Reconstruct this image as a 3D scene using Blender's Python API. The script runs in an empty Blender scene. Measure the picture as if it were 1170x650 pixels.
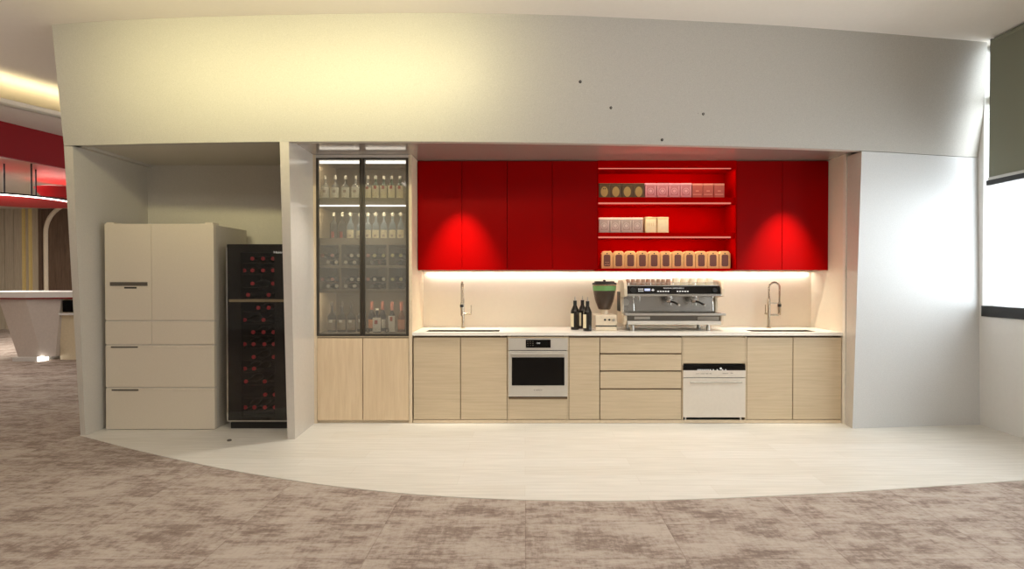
import bpy, bmesh, math, random
from mathutils import Vector, Matrix
random.seed(7)
sc = bpy.context.scene
COL = sc.collection
PI = math.pi

# ------------------------------------------------------------------ survey
# Camera station: eye height E, looking along +Y, pitched slightly down.
E = 1.40
F = 645.0
TH = math.radians(0.62)
CT, ST = math.cos(TH), math.sin(TH)
CX, CY = 600.0, 325.0

def Zat(py, Y):
    t = (CY - py) / F
    return E + Y * (t * CT - ST) / (CT + t * ST)

def Xat(px, Y, z=None):
    dz = 0.0 if z is None else z - E
    return (px - CX) * (Y * CT - dz * ST) / F

def Yat(py, z):
    t = (CY - py) / F
    return (z - E) * (CT + t * ST) / (t * CT - ST)

# ------------------------------------------------------------------ mesh helpers
class MB:
    def __init__(self):
        self.bm = bmesh.new()

    def box(self, x0, x1, y0, y1, z0, z1):
        vs = [self.bm.verts.new((x, y, z)) for z in (z0, z1) for y in (y0, y1) for x in (x0, x1)]
        for f in ((0, 2, 3, 1), (4, 5, 7, 6), (0, 1, 5, 4), (2, 6, 7, 3), (0, 4, 6, 2), (1, 3, 7, 5)):
            self.bm.faces.new([vs[i] for i in f])
        return self

    def hexa(self, b, t):
        """bottom four points, top four points, same winding (ccw from above)"""
        vb = [self.bm.verts.new(p) for p in b]
        vt = [self.bm.verts.new(p) for p in t]
        n = len(b)
        self.bm.faces.new(list(reversed(vb)))
        self.bm.faces.new(vt)
        for i in range(n):
            j = (i + 1) % n
            self.bm.faces.new([vb[i], vb[j], vt[j], vt[i]])
        return self

    def prism(self, pts, axis, a0, a1):
        def mk(p, a):
            if axis == 'x': return (a, p[0], p[1])
            if axis == 'y': return (p[0], a, p[1])
            return (p[0], p[1], a)
        va = [self.bm.verts.new(mk(p, a0)) for p in pts]
        vb = [self.bm.verts.new(mk(p, a1)) for p in pts]
        n = len(pts)
        self.bm.faces.new(va)
        self.bm.faces.new(list(reversed(vb)))
        for i in range(n):
            j = (i + 1) % n
            self.bm.faces.new([va[j], va[i], vb[i], vb[j]])
        return self

    def quad(self, *p):
        self.bm.faces.new([self.bm.verts.new(q) for q in p])
        return self

    def grid(self, rows, flip=False):
        vs = [[self.bm.verts.new(p) for p in r] for r in rows]
        for i in range(len(vs) - 1):
            for j in range(len(vs[0]) - 1):
                f = [vs[i][j], vs[i][j + 1], vs[i + 1][j + 1], vs[i + 1][j]]
                self.bm.faces.new(list(reversed(f)) if flip else f)
        return self

    def cyl(self, p0, p1, r0, r1=None, n=16, caps=True):
        r1 = r0 if r1 is None else r1
        p0, p1 = Vector(p0), Vector(p1)
        d = (p1 - p0).normalized()
        a = d.orthogonal().normalized()
        b = d.cross(a)
        ra = [self.bm.verts.new(p0 + (a * math.cos(2 * PI * i / n) + b * math.sin(2 * PI * i / n)) * r0) for i in range(n)]
        rb = [self.bm.verts.new(p1 + (a * math.cos(2 * PI * i / n) + b * math.sin(2 * PI * i / n)) * r1) for i in range(n)]
        for i in range(n):
            j = (i + 1) % n
            self.bm.faces.new([ra[i], ra[j], rb[j], rb[i]])
        if caps:
            self.bm.faces.new(list(reversed(ra)))
            self.bm.faces.new(rb)
        return self

    def lathe(self, prof, c=(0, 0, 0), n=20, axis='z', a0=0.0, a1=None, squash=1.0):
        """prof: list of (r, h). open rings; r==0 makes a pole."""
        c = Vector(c)
        full = a1 is None
        rings = []
        m = n if full else n + 1
        for r, h in prof:
            if r <= 1e-6:
                q = Vector((0, 0, h)) if axis == 'z' else Vector((0, h, 0))
                rings.append([self.bm.verts.new(c + q)])
                continue
            ring = []
            for i in range(m):
                a = (2 * PI * i / n) if full else a0 + (a1 - a0) * i / n
                u, v = r * math.cos(a), r * math.sin(a) * squash
                q = Vector((u, v, h)) if axis == 'z' else Vector((u, h, -v))
                ring.append(self.bm.verts.new(c + q))
            rings.append(ring)
        for A, B in zip(rings[:-1], rings[1:]):
            k = m if full else m - 1
            for i in range(k):
                j = (i + 1) % m
                if len(A) == 1 and len(B) == 1: continue
                if len(A) == 1: self.bm.faces.new([A[0], B[j], B[i]])
                elif len(B) == 1: self.bm.faces.new([A[i], A[j], B[0]])
                else: self.bm.faces.new([A[i], A[j], B[j], B[i]])
        return self

    def tube(self, path, r, n=10, closed=False):
        pts = [Vector(p) for p in path]
        k = len(pts)
        rings = []
        up = None
        for i, p in enumerate(pts):
            if closed: d = (pts[(i + 1) % k] - pts[i - 1]).normalized()
            elif i == 0: d = (pts[1] - pts[0]).normalized()
            elif i == k - 1: d = (pts[-1] - pts[-2]).normalized()
            else: d = ((pts[i + 1] - p).normalized() + (p - pts[i - 1]).normalized()).normalized()
            if up is None: up = d.orthogonal().normalized()
            up = (up - d * up.dot(d)).normalized()
            b = d.cross(up)
            rings.append([self.bm.verts.new(p + (up * math.cos(2 * PI * j / n) + b * math.sin(2 * PI * j / n)) * r) for j in range(n)])
        rng = range(k) if closed else range(k - 1)
        for i in rng:
            A, B = rings[i], rings[(i + 1) % k]
            for j in range(n):
                l = (j + 1) % n
                self.bm.faces.new([A[j], A[l], B[l], B[j]])
        if not closed:
            self.bm.faces.new(list(reversed(rings[0])))
            self.bm.faces.new(rings[-1])
        return self

    def build(self, name, mat, parent=None, bevel=0.0, smooth=False, origin=None, segs=2, recalc=True):
        if recalc:
            bmesh.ops.recalc_face_normals(self.bm, faces=self.bm.faces)
        off = Vector((0, 0, 0))
        p = parent
        while p is not None:
            off += p.location
            p = p.parent
        if origin is not None:
            off = off + Vector(origin)
        if off.length > 0:
            bmesh.ops.translate(self.bm, verts=self.bm.verts, vec=-off)
        me = bpy.data.meshes.new(name)
        self.bm.to_mesh(me)
        self.bm.free()
        if smooth:
            for f in me.polygons: f.use_smooth = True
            me.set_sharp_from_angle(angle=math.radians(38))
        me.materials.append(mat)
        o = bpy.data.objects.new(name, me)
        COL.objects.link(o)
        if parent is not None: o.parent = parent
        if origin is not None: o.location = origin
        if bevel > 0:
            b = o.modifiers.new('bevel', 'BEVEL')
            b.width = bevel
            b.segments = segs
            b.limit_method = 'ANGLE'
            b.angle_limit = math.radians(40)
            b.harden_normals = False
        return o

def box(name, mat, parent, x0, x1, y0, y1, z0, z1, bevel=0.0, **k):
    return MB().box(x0, x1, y0, y1, z0, z1).build(name, mat, parent, bevel, **k)

def tag(o, label, cat, group=None, kind=None):
    o['label'] = label
    o['category'] = cat
    if group: o['group'] = group
    if kind: o['kind'] = kind
    return o

def thing(name, label, cat, loc=(0, 0, 0), group=None):
    o = bpy.data.objects.new(name, None)
    o.empty_display_size = 0.1
    COL.objects.link(o)
    o.location = loc
    return tag(o, label, cat, group)

def struct(o):
    o['kind'] = 'structure'
    return o

def dup(root, loc, label=None, rz=None, group=None):
    r = root.copy(); COL.objects.link(r)
    r.location = loc
    if rz is not None: r.rotation_euler = (0, 0, rz)
    if label: r['label'] = label
    if group: r['group'] = group
    for ch in list(root.children):
        c = ch.copy(); COL.objects.link(c); c.parent = r
        for g in list(ch.children):
            d = g.copy(); COL.objects.link(d); d.parent = c
    return r

def text(name, body, size, mat, parent, loc, width=None, extrude=0.0006):
    """lettering facing -Y, centred on loc (world)"""
    cu = bpy.data.curves.new(name, 'FONT')
    cu.body = body; cu.size = size; cu.extrude = extrude
    cu.align_x = 'CENTER'; cu.align_y = 'CENTER'
    t = bpy.data.objects.new(name, cu)
    COL.objects.link(t)
    dg = bpy.context.evaluated_depsgraph_get()
    me = bpy.data.meshes.new_from_object(t.evaluated_get(dg))
    bpy.data.objects.remove(t)
    me.transform(Matrix.Rotation(PI / 2, 4, 'X'))
    if width:
        xs = [v.co.x for v in me.vertices]
        s = width / (max(xs) - min(xs))
        me.transform(Matrix.Diagonal((s, 1, 1, 1)))
    off = Vector((0, 0, 0)); p = parent
    while p is not None:
        off += p.location; p = p.parent
    me.transform(Matrix.Translation(Vector(loc) - off))
    me.materials.clear(); me.materials.append(mat)
    o = bpy.data.objects.new(name, me)
    COL.objects.link(o); o.parent = parent
    return o

ORD = ['leftmost', 'second', 'third', 'fourth', 'fifth', 'sixth', 'seventh', 'eighth', 'ninth', 'tenth', 'eleventh', 'twelfth', 'thirteenth', 'fourteenth']
def nth(i, n, what):
    if i == 0: return 'leftmost ' + what
    if i == n - 1: return 'rightmost ' + what
    return '%s %s from the left' % (ORD[i], what)

# ------------------------------------------------------------------ materials
def new_mat(name):
    m = bpy.data.materials.new(name)
    m.use_nodes = True
    nt = m.node_tree
    return m, nt, nt.nodes['Principled BSDF']

def N(nt, t, **kw):
    n = nt.nodes.new(t)
    for k, v in kw.items():
        setattr(n, k, v)
    return n

def srgb(r, g, b):
    def c(u):
        u /= 255.0
        return u / 12.92 if u <= 0.04045 else ((u + 0.055) / 1.055) ** 2.4
    return (c(r), c(g), c(b), 1)

def mat(name, col, rough=0.5, metal=0.0, spec=0.5, var=0.04, scale=30.0, bump=0.0, coat=0.0, emit=None, estr=0.0):
    m, nt, b = new_mat(name)
    b.inputs['Roughness'].default_value = rough
    b.inputs['Metallic'].default_value = metal
    b.inputs['Specular IOR Level'].default_value = spec
    b.inputs['Coat Weight'].default_value = coat
    b.inputs['Coat Roughness'].default_value = 0.08
    tc = N(nt, 'ShaderNodeTexCoord')
    no = N(nt, 'ShaderNodeTexNoise')
    no.inputs['Scale'].default_value = scale
    no.inputs['Detail'].default_value = 3
    nt.links.new(tc.outputs['Object'], no.inputs['Vector'])
    rp = N(nt, 'ShaderNodeValToRGB')
    rp.color_ramp.elements[0].position = 0.3
    rp.color_ramp.elements[1].position = 0.7
    rp.color_ramp.elements[0].color = tuple(c * (1 - var) for c in col[:3]) + (1,)
    rp.color_ramp.elements[1].color = tuple(min(1, c * (1 + var)) for c in col[:3]) + (1,)
    nt.links.new(no.outputs['Fac'], rp.inputs['Fac'])
    nt.links.new(rp.outputs['Color'], b.inputs['Base Color'])
    if bump > 0:
        bp = N(nt, 'ShaderNodeBump')
        bp.inputs['Strength'].default_value = bump
        bp.inputs['Distance'].default_value = 0.002
        nt.links.new(no.outputs['Fac'], bp.inputs['Height'])
        nt.links.new(bp.outputs['Normal'], b.inputs['Normal'])
    if emit:
        b.inputs['Emission Color'].default_value = emit
        b.inputs['Emission Strength'].default_value = estr
    return m

def emat(name, col, strength):
    m, nt, b = new_mat(name)
    b.inputs['Base Color'].default_value = (0.8, 0.8, 0.8, 1)
    b.inputs['Emission Color'].default_value = col
    b.inputs['Emission Strength'].default_value = strength
    return m

def wood(name, c0, c1, axis='x', rough=0.5):
    m, nt, b = new_mat(name)
    b.inputs['Roughness'].default_value = rough
    g = N(nt, 'ShaderNodeNewGeometry')
    mp = N(nt, 'ShaderNodeMapping')
    s = {'x': (1.6, 40, 40), 'z': (26, 26, 1.6)}[axis]
    mp.inputs['Scale'].default_value = s
    nt.links.new(g.outputs['Position'], mp.inputs['Vector'])
    no = N(nt, 'ShaderNodeTexNoise')
    no.inputs['Scale'].default_value = 1.5
    no.inputs['Detail'].default_value = 8
    no.inputs['Roughness'].default_value = 0.62
    no.inputs['Distortion'].default_value = 0.5
    nt.links.new(mp.outputs['Vector'], no.inputs['Vector'])
    rp = N(nt, 'ShaderNodeValToRGB')
    e = rp.color_ramp.elements
    e[0].position, e[1].position = 0.33, 0.66
    e[0].color, e[1].color = c0, c1
    nt.links.new(no.outputs['Fac'], rp.inputs['Fac'])
    nt.links.new(rp.outputs['Color'], b.inputs['Base Color'])
    bp = N(nt, 'ShaderNodeBump')
    bp.inputs['Strength'].default_value = 0.08
    bp.inputs['Distance'].default_value = 0.002
    nt.links.new(no.outputs['Fac'], bp.inputs['Height'])
    nt.links.new(bp.outputs['Normal'], b.inputs['Normal'])
    return m

def carpet_mat():
    m, nt, b = new_mat('carpet')
    b.inputs['Roughness'].default_value = 0.95
    b.inputs['Specular IOR Level'].default_value = 0.1
    g = N(nt, 'ShaderNodeNewGeometry')
    # carpet tiles half a metre square, each with its own shift of the print
    sc_ = N(nt, 'ShaderNodeVectorMath', operation='MULTIPLY'); sc_.inputs[1].default_value = (1.25, 2.5, 0)
    nt.links.new(g.outputs['Position'], sc_.inputs[0])
    fl = N(nt, 'ShaderNodeVectorMath', operation='FLOOR'); nt.links.new(sc_.outputs[0], fl.inputs[0])
    wn = N(nt, 'ShaderNodeTexWhiteNoise'); wn.noise_dimensions = '3D'; nt.links.new(fl.outputs[0], wn.inputs['Vector'])
    of = N(nt, 'ShaderNodeVectorMath', operation='SCALE'); of.inputs['Scale'].default_value = 7.0
    nt.links.new(wn.outputs['Color'], of.inputs[0])
    ad = N(nt, 'ShaderNodeVectorMath', operation='ADD')
    nt.links.new(g.outputs['Position'], ad.inputs[0]); nt.links.new(of.outputs[0], ad.inputs[1])
    def noise(scale, vec, detail, rough, src):
        mp = N(nt, 'ShaderNodeMapping'); mp.inputs['Scale'].default_value = vec
        nt.links.new(src, mp.inputs['Vector'])
        n = N(nt, 'ShaderNodeTexNoise'); n.inputs['Scale'].default_value = scale
        n.inputs['Detail'].default_value = detail; n.inputs['Roughness'].default_value = rough
        nt.links.new(mp.outputs['Vector'], n.inputs['Vector'])
        return n.outputs['Fac']
    big = noise(3.2, (0.9, 1.5, 1), 3, 0.5, ad.outputs[0])
    mid = noise(11.0, (0.6, 1.9, 1), 9, 0.80, ad.outputs[0])
    streak = noise(18.0, (2.2, 0.4, 1), 8, 0.8, ad.outputs[0])
    speck = noise(34.0, (0.8, 1.3, 1), 4, 0.7, ad.outputs[0])
    def mth(op, a, bb):
        n = N(nt, 'ShaderNodeMath', operation=op)
        for i, v in enumerate((a, bb)):
            if isinstance(v, (int, float)): n.inputs[i].default_value = v
            else: nt.links.new(v, n.inputs[i])
        return n.outputs[0]
    s = mth('ADD', mth('MULTIPLY', big, 0.26), mth('ADD', mth('MULTIPLY', mid, 0.46), mth('ADD', mth('MULTIPLY', streak, 0.22), mth('MULTIPLY', speck, 0.12))))
    rp = N(nt, 'ShaderNodeValToRGB')
    el = rp.color_ramp.elements
    el[0].position = 0.40; el[0].color = srgb(118, 103, 95)
    el[1].position = 0.60; el[1].color = srgb(187, 177, 167)
    k = el.new(0.495); k.color = srgb(148, 134, 125)
    k = el.new(0.53); k.color = srgb(171, 158, 148)
    nt.links.new(s, rp.inputs['Fac'])
    # tile seams
    fr = N(nt, 'ShaderNodeVectorMath', operation='FRACTION'); nt.links.new(sc_.outputs[0], fr.inputs[0])
    sx = N(nt, 'ShaderNodeSeparateXYZ'); nt.links.new(fr.outputs[0], sx.inputs[0])
    seam = mth('MAXIMUM', mth('LESS_THAN', sx.outputs[0], 0.006), mth('LESS_THAN', sx.outputs[1], 0.011))
    mx = N(nt, 'ShaderNodeMix', data_type='RGBA')
    nt.links.new(mth('MULTIPLY', seam, 0.35), mx.inputs[0])
    nt.links.new(rp.outputs['Color'], mx.inputs[6]); mx.inputs[7].default_value = srgb(105, 84, 75)
    nt.links.new(mx.outputs[2], b.inputs['Base Color'])
    fine = noise(260.0, (1, 1, 1), 2, 0.5, g.outputs['Position'])
    bp = N(nt, 'ShaderNodeBump'); bp.inputs['Strength'].default_value = 0.35; bp.inputs['Distance'].default_value = 0.004
    nt.links.new(fine, bp.inputs['Height']); nt.links.new(bp.outputs['Normal'], b.inputs['Normal'])
    return m

def plank_mat():
    m, nt, b = new_mat('pale_planks')
    b.inputs['Roughness'].default_value = 0.42
    b.inputs['Specular IOR Level'].default_value = 0.4
    g = N(nt, 'ShaderNodeNewGeometry')
    br = N(nt, 'ShaderNodeTexBrick')
    br.offset = 0.37; br.inputs['Scale'].default_value = 1.0
    br.inputs['Brick Width'].default_value = 1.25; br.inputs['Row Height'].default_value = 0.19
    br.inputs['Mortar Size'].default_value = 0.0012
    br.inputs['Color1'].default_value = srgb(228, 226, 219); br.inputs['Color2'].default_value = srgb(222, 219, 210)
    br.inputs['Mortar'].default_value = srgb(212, 208, 198)
    nt.links.new(g.outputs['Position'], br.inputs['Vector'])
    mp = N(nt, 'ShaderNodeMapping'); mp.inputs['Scale'].default_value = (1.2, 16, 1)
    nt.links.new(g.outputs['Position'], mp.inputs['Vector'])
    no = N(nt, 'ShaderNodeTexNoise'); no.inputs['Scale'].default_value = 2.2; no.inputs['Detail'].default_value = 6
    nt.links.new(mp.outputs['Vector'], no.inputs['Vector'])
    rp = N(nt, 'ShaderNodeValToRGB')
    rp.color_ramp.elements[0].position = 0.3; rp.color_ramp.elements[0].color = (0.86, 0.86, 0.85, 1)
    rp.color_ramp.elements[1].position = 0.7; rp.color_ramp.elements[1].color = (1, 1, 1, 1)
    nt.links.new(no.outputs['Fac'], rp.inputs['Fac'])
    mx = N(nt, 'ShaderNodeMix', data_type='RGBA', blend_type='MULTIPLY'); mx.inputs[0].default_value = 1
    nt.links.new(br.outputs['Color'], mx.inputs[6]); nt.links.new(rp.outputs['Color'], mx.inputs[7])
    nt.links.new(mx.outputs[2], b.inputs['Base Color'])
    return m

def pane_mat(name, tint=(0.9, 0.9, 0.9), haze=0.05, hazecol=(0.6, 0.6, 0.58), rough=0.02):
    """thin sheet glass: clear tinted transmission, a mirror reflection and a little milky haze"""
    m = bpy.data.materials.new(name); m.use_nodes = True
    nt = m.node_tree
    for n in list(nt.nodes):
        if n.type != 'OUTPUT_MATERIAL': nt.nodes.remove(n)
    out = [n for n in nt.nodes if n.type == 'OUTPUT_MATERIAL'][0]
    tr = N(nt, 'ShaderNodeBsdfTransparent'); tr.inputs['Color'].default_value = (*tint, 1)
    df = N(nt, 'ShaderNodeBsdfDiffuse'); df.inputs['Color'].default_value = (*hazecol, 1)
    gl = N(nt, 'ShaderNodeBsdfGlossy'); gl.inputs['Roughness'].default_value = rough
    no = N(nt, 'ShaderNodeTexNoise'); no.inputs['Scale'].default_value = 1.5
    mr = N(nt, 'ShaderNodeMapRange'); mr.inputs['To Min'].default_value = haze * 0.85; mr.inputs['To Max'].default_value = haze * 1.15
    nt.links.new(no.outputs['Fac'], mr.inputs['Value'])
    m1 = N(nt, 'ShaderNodeMixShader'); nt.links.new(mr.outputs['Result'], m1.inputs['Fac'])
    nt.links.new(tr.outputs[0], m1.inputs[1]); nt.links.new(df.outputs[0], m1.inputs[2])
    lw = N(nt, 'ShaderNodeLayerWeight'); lw.inputs['Blend'].default_value = 0.5
    pw = N(nt, 'ShaderNodeMath', operation='POWER'); pw.inputs[1].default_value = 5.0
    nt.links.new(lw.outputs['Facing'], pw.inputs[0])
    fr = N(nt, 'ShaderNodeMapRange'); fr.inputs['To Min'].default_value = 0.04; fr.inputs['To Max'].default_value = 0.9
    nt.links.new(pw.outputs[0], fr.inputs['Value'])
    m2 = N(nt, 'ShaderNodeMixShader'); nt.links.new(fr.outputs['Result'], m2.inputs['Fac'])
    nt.links.new(m1.outputs[0], m2.inputs[1]); nt.links.new(gl.outputs[0], m2.inputs[2])
    nt.links.new(m2.outputs[0], out.inputs['Surface'])
    return m

M = {}
M['carpet'] = carpet_mat()
M['planks'] = plank_mat()
M['soffit'] = mat('soffit_paint', srgb(190, 187, 180), 0.45, var=0.07, scale=120, bump=0.2)
M['ceil'] = mat('ceiling_paint', srgb(236, 229, 220), 0.85, var=0.01)
M['gloss_ceil'] = mat('gloss_ceiling', srgb(186, 176, 168), 0.12, metal=0.4, spec=0.6, var=0.01)
M['niche'] = mat('niche_paint', srgb(205, 200, 190), 0.6, var=0.03, scale=80)
M['splash'] = mat('backsplash', srgb(236, 226, 208), 0.28, var=0.01)
M['gloss_wall'] = mat('gloss_wall', srgb(206, 200, 192), 0.22, spec=0.6, var=0.02)
M['white'] = mat('white_paint', srgb(232, 231, 228), 0.6, var=0.01)
M['sidewall'] = mat('white_panel', srgb(213, 214, 214), 0.42, var=0.04, scale=120, bump=0.15)
M['post'] = mat('end_panel', srgb(236, 230, 218), 0.4, var=0.02)
M['red'] = mat('red_lacquer', (0.28, 0.0002, 0.0003, 1), 0.36, spec=0.05, var=0.0)
M['redin'] = mat('red_shelf_paint', (0.42, 0.0002, 0.0003, 1), 0.7, spec=0.0, var=0.0)
M['redfas'] = mat('red_fascia', (0.27, 0.002, 0.004, 1), 0.5, spec=0.2, var=0.0)
M['woodh'] = wood('ash_horizontal', srgb(194, 176, 147), srgb(207, 189, 161), 'x')
M['woodv'] = wood('ash_vertical', srgb(214, 190, 156), srgb(226, 204, 172), 'z')
M['woodedge'] = mat('ash_edge', srgb(222, 204, 176), 0.5)
M['gapdark'] = mat('shadow_gap', srgb(120, 98, 74), 0.7)
M['counter'] = mat('white_stone', srgb(244, 240, 231), 0.22, var=0.01)
M['steel'] = mat('brushed_steel', srgb(196, 192, 184), 0.34, metal=0.9, var=0.03)
M['sinkm'] = mat('dark_basin', srgb(82, 75, 68), 0.5, metal=0.2)
M['appl'] = mat('appliance_silver', srgb(200, 195, 186), 0.35, metal=0.25, var=0.02)
M['applw'] = mat('appliance_pale', srgb(222, 214, 202), 0.35, metal=0.15, var=0.02)
M['black'] = mat('black_gloss', srgb(12, 11, 10), 0.14, spec=0.22, var=0.0)
M['blackm'] = mat('black_matt', srgb(24, 23, 22), 0.5, var=0.0)
M['ink'] = mat('dark_ink', srgb(50, 45, 42), 0.6, var=0.0)
M['silverink'] = mat('silver_ink', srgb(215, 215, 215), 0.5, var=0.0, emit=(0.8, 0.8, 0.8, 1), estr=0.25)
M['fridge'] = mat('champagne_enamel', srgb(224, 214, 195), 0.32, var=0.015, scale=60)
M['fridgeside'] = mat('fridge_side', srgb(206, 199, 186), 0.45, var=0.02)
M['fridgelip'] = mat('fridge_lip', srgb(232, 222, 204), 0.3)
M['handledark'] = mat('handle_dark', srgb(110, 104, 95), 0.4, metal=0.4)
M['nickel'] = mat('brushed_nickel', srgb(190, 178, 160), 0.22, metal=0.95, var=0.02)
M['chrome'] = mat('chrome', srgb(215, 213, 208), 0.10, metal=1.0, var=0.0)
M['plate'] = mat('polished_plate', srgb(184, 180, 174), 0.24, metal=0.9, var=0.02)
M['bar'] = mat('bright_bar', srgb(240, 236, 228), 0.2, metal=0.3, var=0.0)  # pale colour stands in for the floor's reflection in the bar
M['frame'] = mat('bronze_frame', srgb(74, 69, 61), 0.35, metal=0.5)
M['lyingglass'] = mat('lying_bottle_glass', srgb(52, 48, 42), 0.5, spec=0.15)
M['pane'] = pane_mat('smoked_pane', (0.80, 0.79, 0.76), 0.16, (0.50, 0.49, 0.46), 0.03)
M['coolpane'] = pane_mat('cooler_pane', (0.78, 0.76, 0.74), 0.012, (0.3, 0.3, 0.3), 0.04)
M['winpane'] = pane_mat('window_pane', (0.97, 0.98, 0.98), 0.004, (0.9, 0.9, 0.9), 0.0)
M['shelfm'] = mat('cabinet_lining', srgb(150, 138, 118), 0.5, var=0.03)
M['cellar'] = mat('cooler_lining', srgb(44, 37, 34), 0.6)
M['gold'] = mat('dull_gold', srgb(132, 120, 96), 0.45, metal=0.3)
M['goldstrip'] = mat('gold_strip', srgb(232, 208, 140), 0.4, metal=0.2)
M['recceil'] = mat('reception_ceiling_paint', srgb(232, 226, 218), 0.25, spec=0.5, var=0.01)
M['led'] = emat('led_white', (1.0, 0.93, 0.82, 1), 6.0)
M['ledpink'] = mat('led_pink', (0.22, 0.05, 0.04, 1), 0.6, spec=0.1, var=0.0, emit=(1.0, 0.30, 0.22, 1), estr=0.65)
M['ledcab'] = emat('led_cabinet', (1.0, 0.97, 0.92, 1), 3.0)
M['ledcove'] = emat('led_cove', (1.0, 0.87, 0.50, 1), 26.0)
M['blind'] = mat('blind_cloth', srgb(132, 134, 118), 0.9, var=0.06, scale=300)
M['winframe'] = mat('window_frame', srgb(34, 33, 32), 0.45)
M['cream'] = mat('cream_enamel', srgb(228, 214, 190), 0.3)
M['cup_brown'] = mat('cup_brown', srgb(168, 134, 112), 0.45)
M['cup_white'] = mat('cup_white', srgb(236, 226, 200), 0.35)
M['display'] = emat('display_blue', (0.08, 0.25, 0.85, 1), 0.6)
M['glassdark'] = mat('dark_bottle', srgb(30, 26, 22), 0.1, spec=0.6)
M['glassgreen'] = mat('green_bottle', srgb(60, 84, 58), 0.12, spec=0.6)
M['clearb'] = pane_mat('clear_bottle_glass', (0.86, 0.88, 0.86), 0.30, (0.62, 0.62, 0.58), 0.05)
M['greyb'] = pane_mat('smoke_bottle_glass', (0.3, 0.28, 0.25), 0.5, (0.10, 0.09, 0.075), 0.05)
M['blueb'] = pane_mat('blue_bottle_glass', (0.68, 0.78, 0.86), 0.30, (0.42, 0.52, 0.60), 0.05)
M['amberb'] = mat('amber_bottle', srgb(120, 80, 50), 0.15)
M['paper'] = mat('paper_label', srgb(232, 222, 190), 0.7)
M['paperw'] = mat('white_label', srgb(230, 228, 220), 0.7)
M['redlabel'] = mat('red_label', srgb(178, 60, 45), 0.6)
M['orange'] = mat('orange_label', srgb(205, 130, 75), 0.6)
M['pinkcap'] = mat('pink_cap', srgb(205, 130, 112), 0.4)
M['redcap'] = mat('red_capsule', srgb(212, 70, 78), 0.4, emit=(0.55, 0.05, 0.07, 1), estr=0.08)  # slight glow in the colour stands in for light inside the cooler
M['whitecap'] = mat('pale_capsule', srgb(225, 220, 205), 0.4)
M['yellowcap'] = mat('yellow_capsule', srgb(214, 208, 140), 0.4)
M['beans'] = mat('coffee_beans', srgb(58, 38, 28), 0.5, var=0.4, scale=120, bump=0.6)
M['hopper'] = pane_mat('hopper_glass', (0.72, 0.62, 0.54), 0.10, (0.35, 0.28, 0.22), 0.05)
M['greenband'] = mat('green_band', srgb(110, 160, 96), 0.5)
M['tin_dark'] = mat('tin_dark', srgb(92, 74, 48), 0.35, metal=0.3)
M['tin_gold'] = mat('tin_gold', srgb(176, 148, 84), 0.4, metal=0.2)
M['tin_pink'] = mat('tin_pink', srgb(206, 128, 132), 0.45)
M['tin_pinkp'] = mat('tin_pink_print', srgb(238, 178, 180), 0.5)
M['tin_brick'] = mat('tin_brick', srgb(188, 92, 76), 0.45)
M['tin_brickp'] = mat('tin_brick_print', srgb(226, 150, 124), 0.5)
M['tin_grey'] = mat('tin_grey', srgb(176, 158, 148), 0.45)
M['tin_greyp'] = mat('tin_grey_print', srgb(210, 196, 186), 0.5)
M['tin_lid'] = mat('tin_lid', srgb(240, 214, 196), 0.45)
M['tin_cream'] = mat('tin_cream', srgb(232, 204, 150), 0.5)
M['tin_creamp'] = mat('tin_cream_front', srgb(240, 228, 186), 0.5)
M['kraft'] = mat('kraft_paper', srgb(216, 168, 110), 0.7)
M['baglabel'] = mat('bag_label', srgb(104, 62, 52), 0.5)
M['bagwave'] = mat('bag_wave', srgb(206, 160, 130), 0.6)
M['panelwood'] = wood('reception_panel', srgb(176, 162, 140), srgb(196, 184, 162), 'z')
M['walnut'] = wood('walnut', srgb(84, 66, 52), srgb(112, 90, 72), 'z')
M['deskp'] = mat('desk_panel', srgb(208, 198, 190), 0.4)
M['deskc'] = mat('desk_cream', srgb(222, 208, 178), 0.5)

# ------------------------------------------------------------------ key planes
YC = 5.42            # front of base and tall cabinets
YU = 5.685           # front of the red wall cabinets
YB = 6.02            # back wall of the kitchen niche
ZS = E + 1.16        # soffit lower edge
ZN = 2.585           # niche ceiling
ZC = E + 2.19        # room ceiling
XR = 4.345           # window wall

def spline(pts, n=60):
    """Catmull-Rom through (x, y) points sampled evenly in x"""
    out = []
    xs = [p[0] for p in pts]
    for k in range(n + 1):
        x = xs[0] + (xs[-1] - xs[0]) * k / n
        i = max(0, min(len(pts) - 2, next((j for j in range(len(pts) - 1) if x <= xs[j + 1]), len(pts) - 2)))
        p1, p2 = pts[i], pts[i + 1]
        p0 = pts[i - 1] if i > 0 else (2 * p1[0] - p2[0], 2 * p1[1] - p2[1])
        p3 = pts[i + 2] if i + 2 < len(pts) else (2 * p2[0] - p1[0], 2 * p2[1] - p1[1])
        t = (x - p1[0]) / (p2[0] - p1[0])
        m1 = (p2[1] - p0[1]) / (p2[0] - p0[0]) * (p2[0] - p1[0])
        m2 = (p3[1] - p1[1]) / (p3[0] - p1[0]) * (p2[0] - p1[0])
        y = (2 * t**3 - 3 * t**2 + 1) * p1[1] + (t**3 - 2 * t**2 + t) * m1 + (-2 * t**3 + 3 * t**2) * p2[1] + (t**3 - t**2) * m2
        out.append((x, y))
    return out

def plan(pxpy, z):
    r = []
    for px, py in pxpy:
        Y = Yat(py, z)
        r.append((Xat(px, Y, z), Y))
    return r

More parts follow.
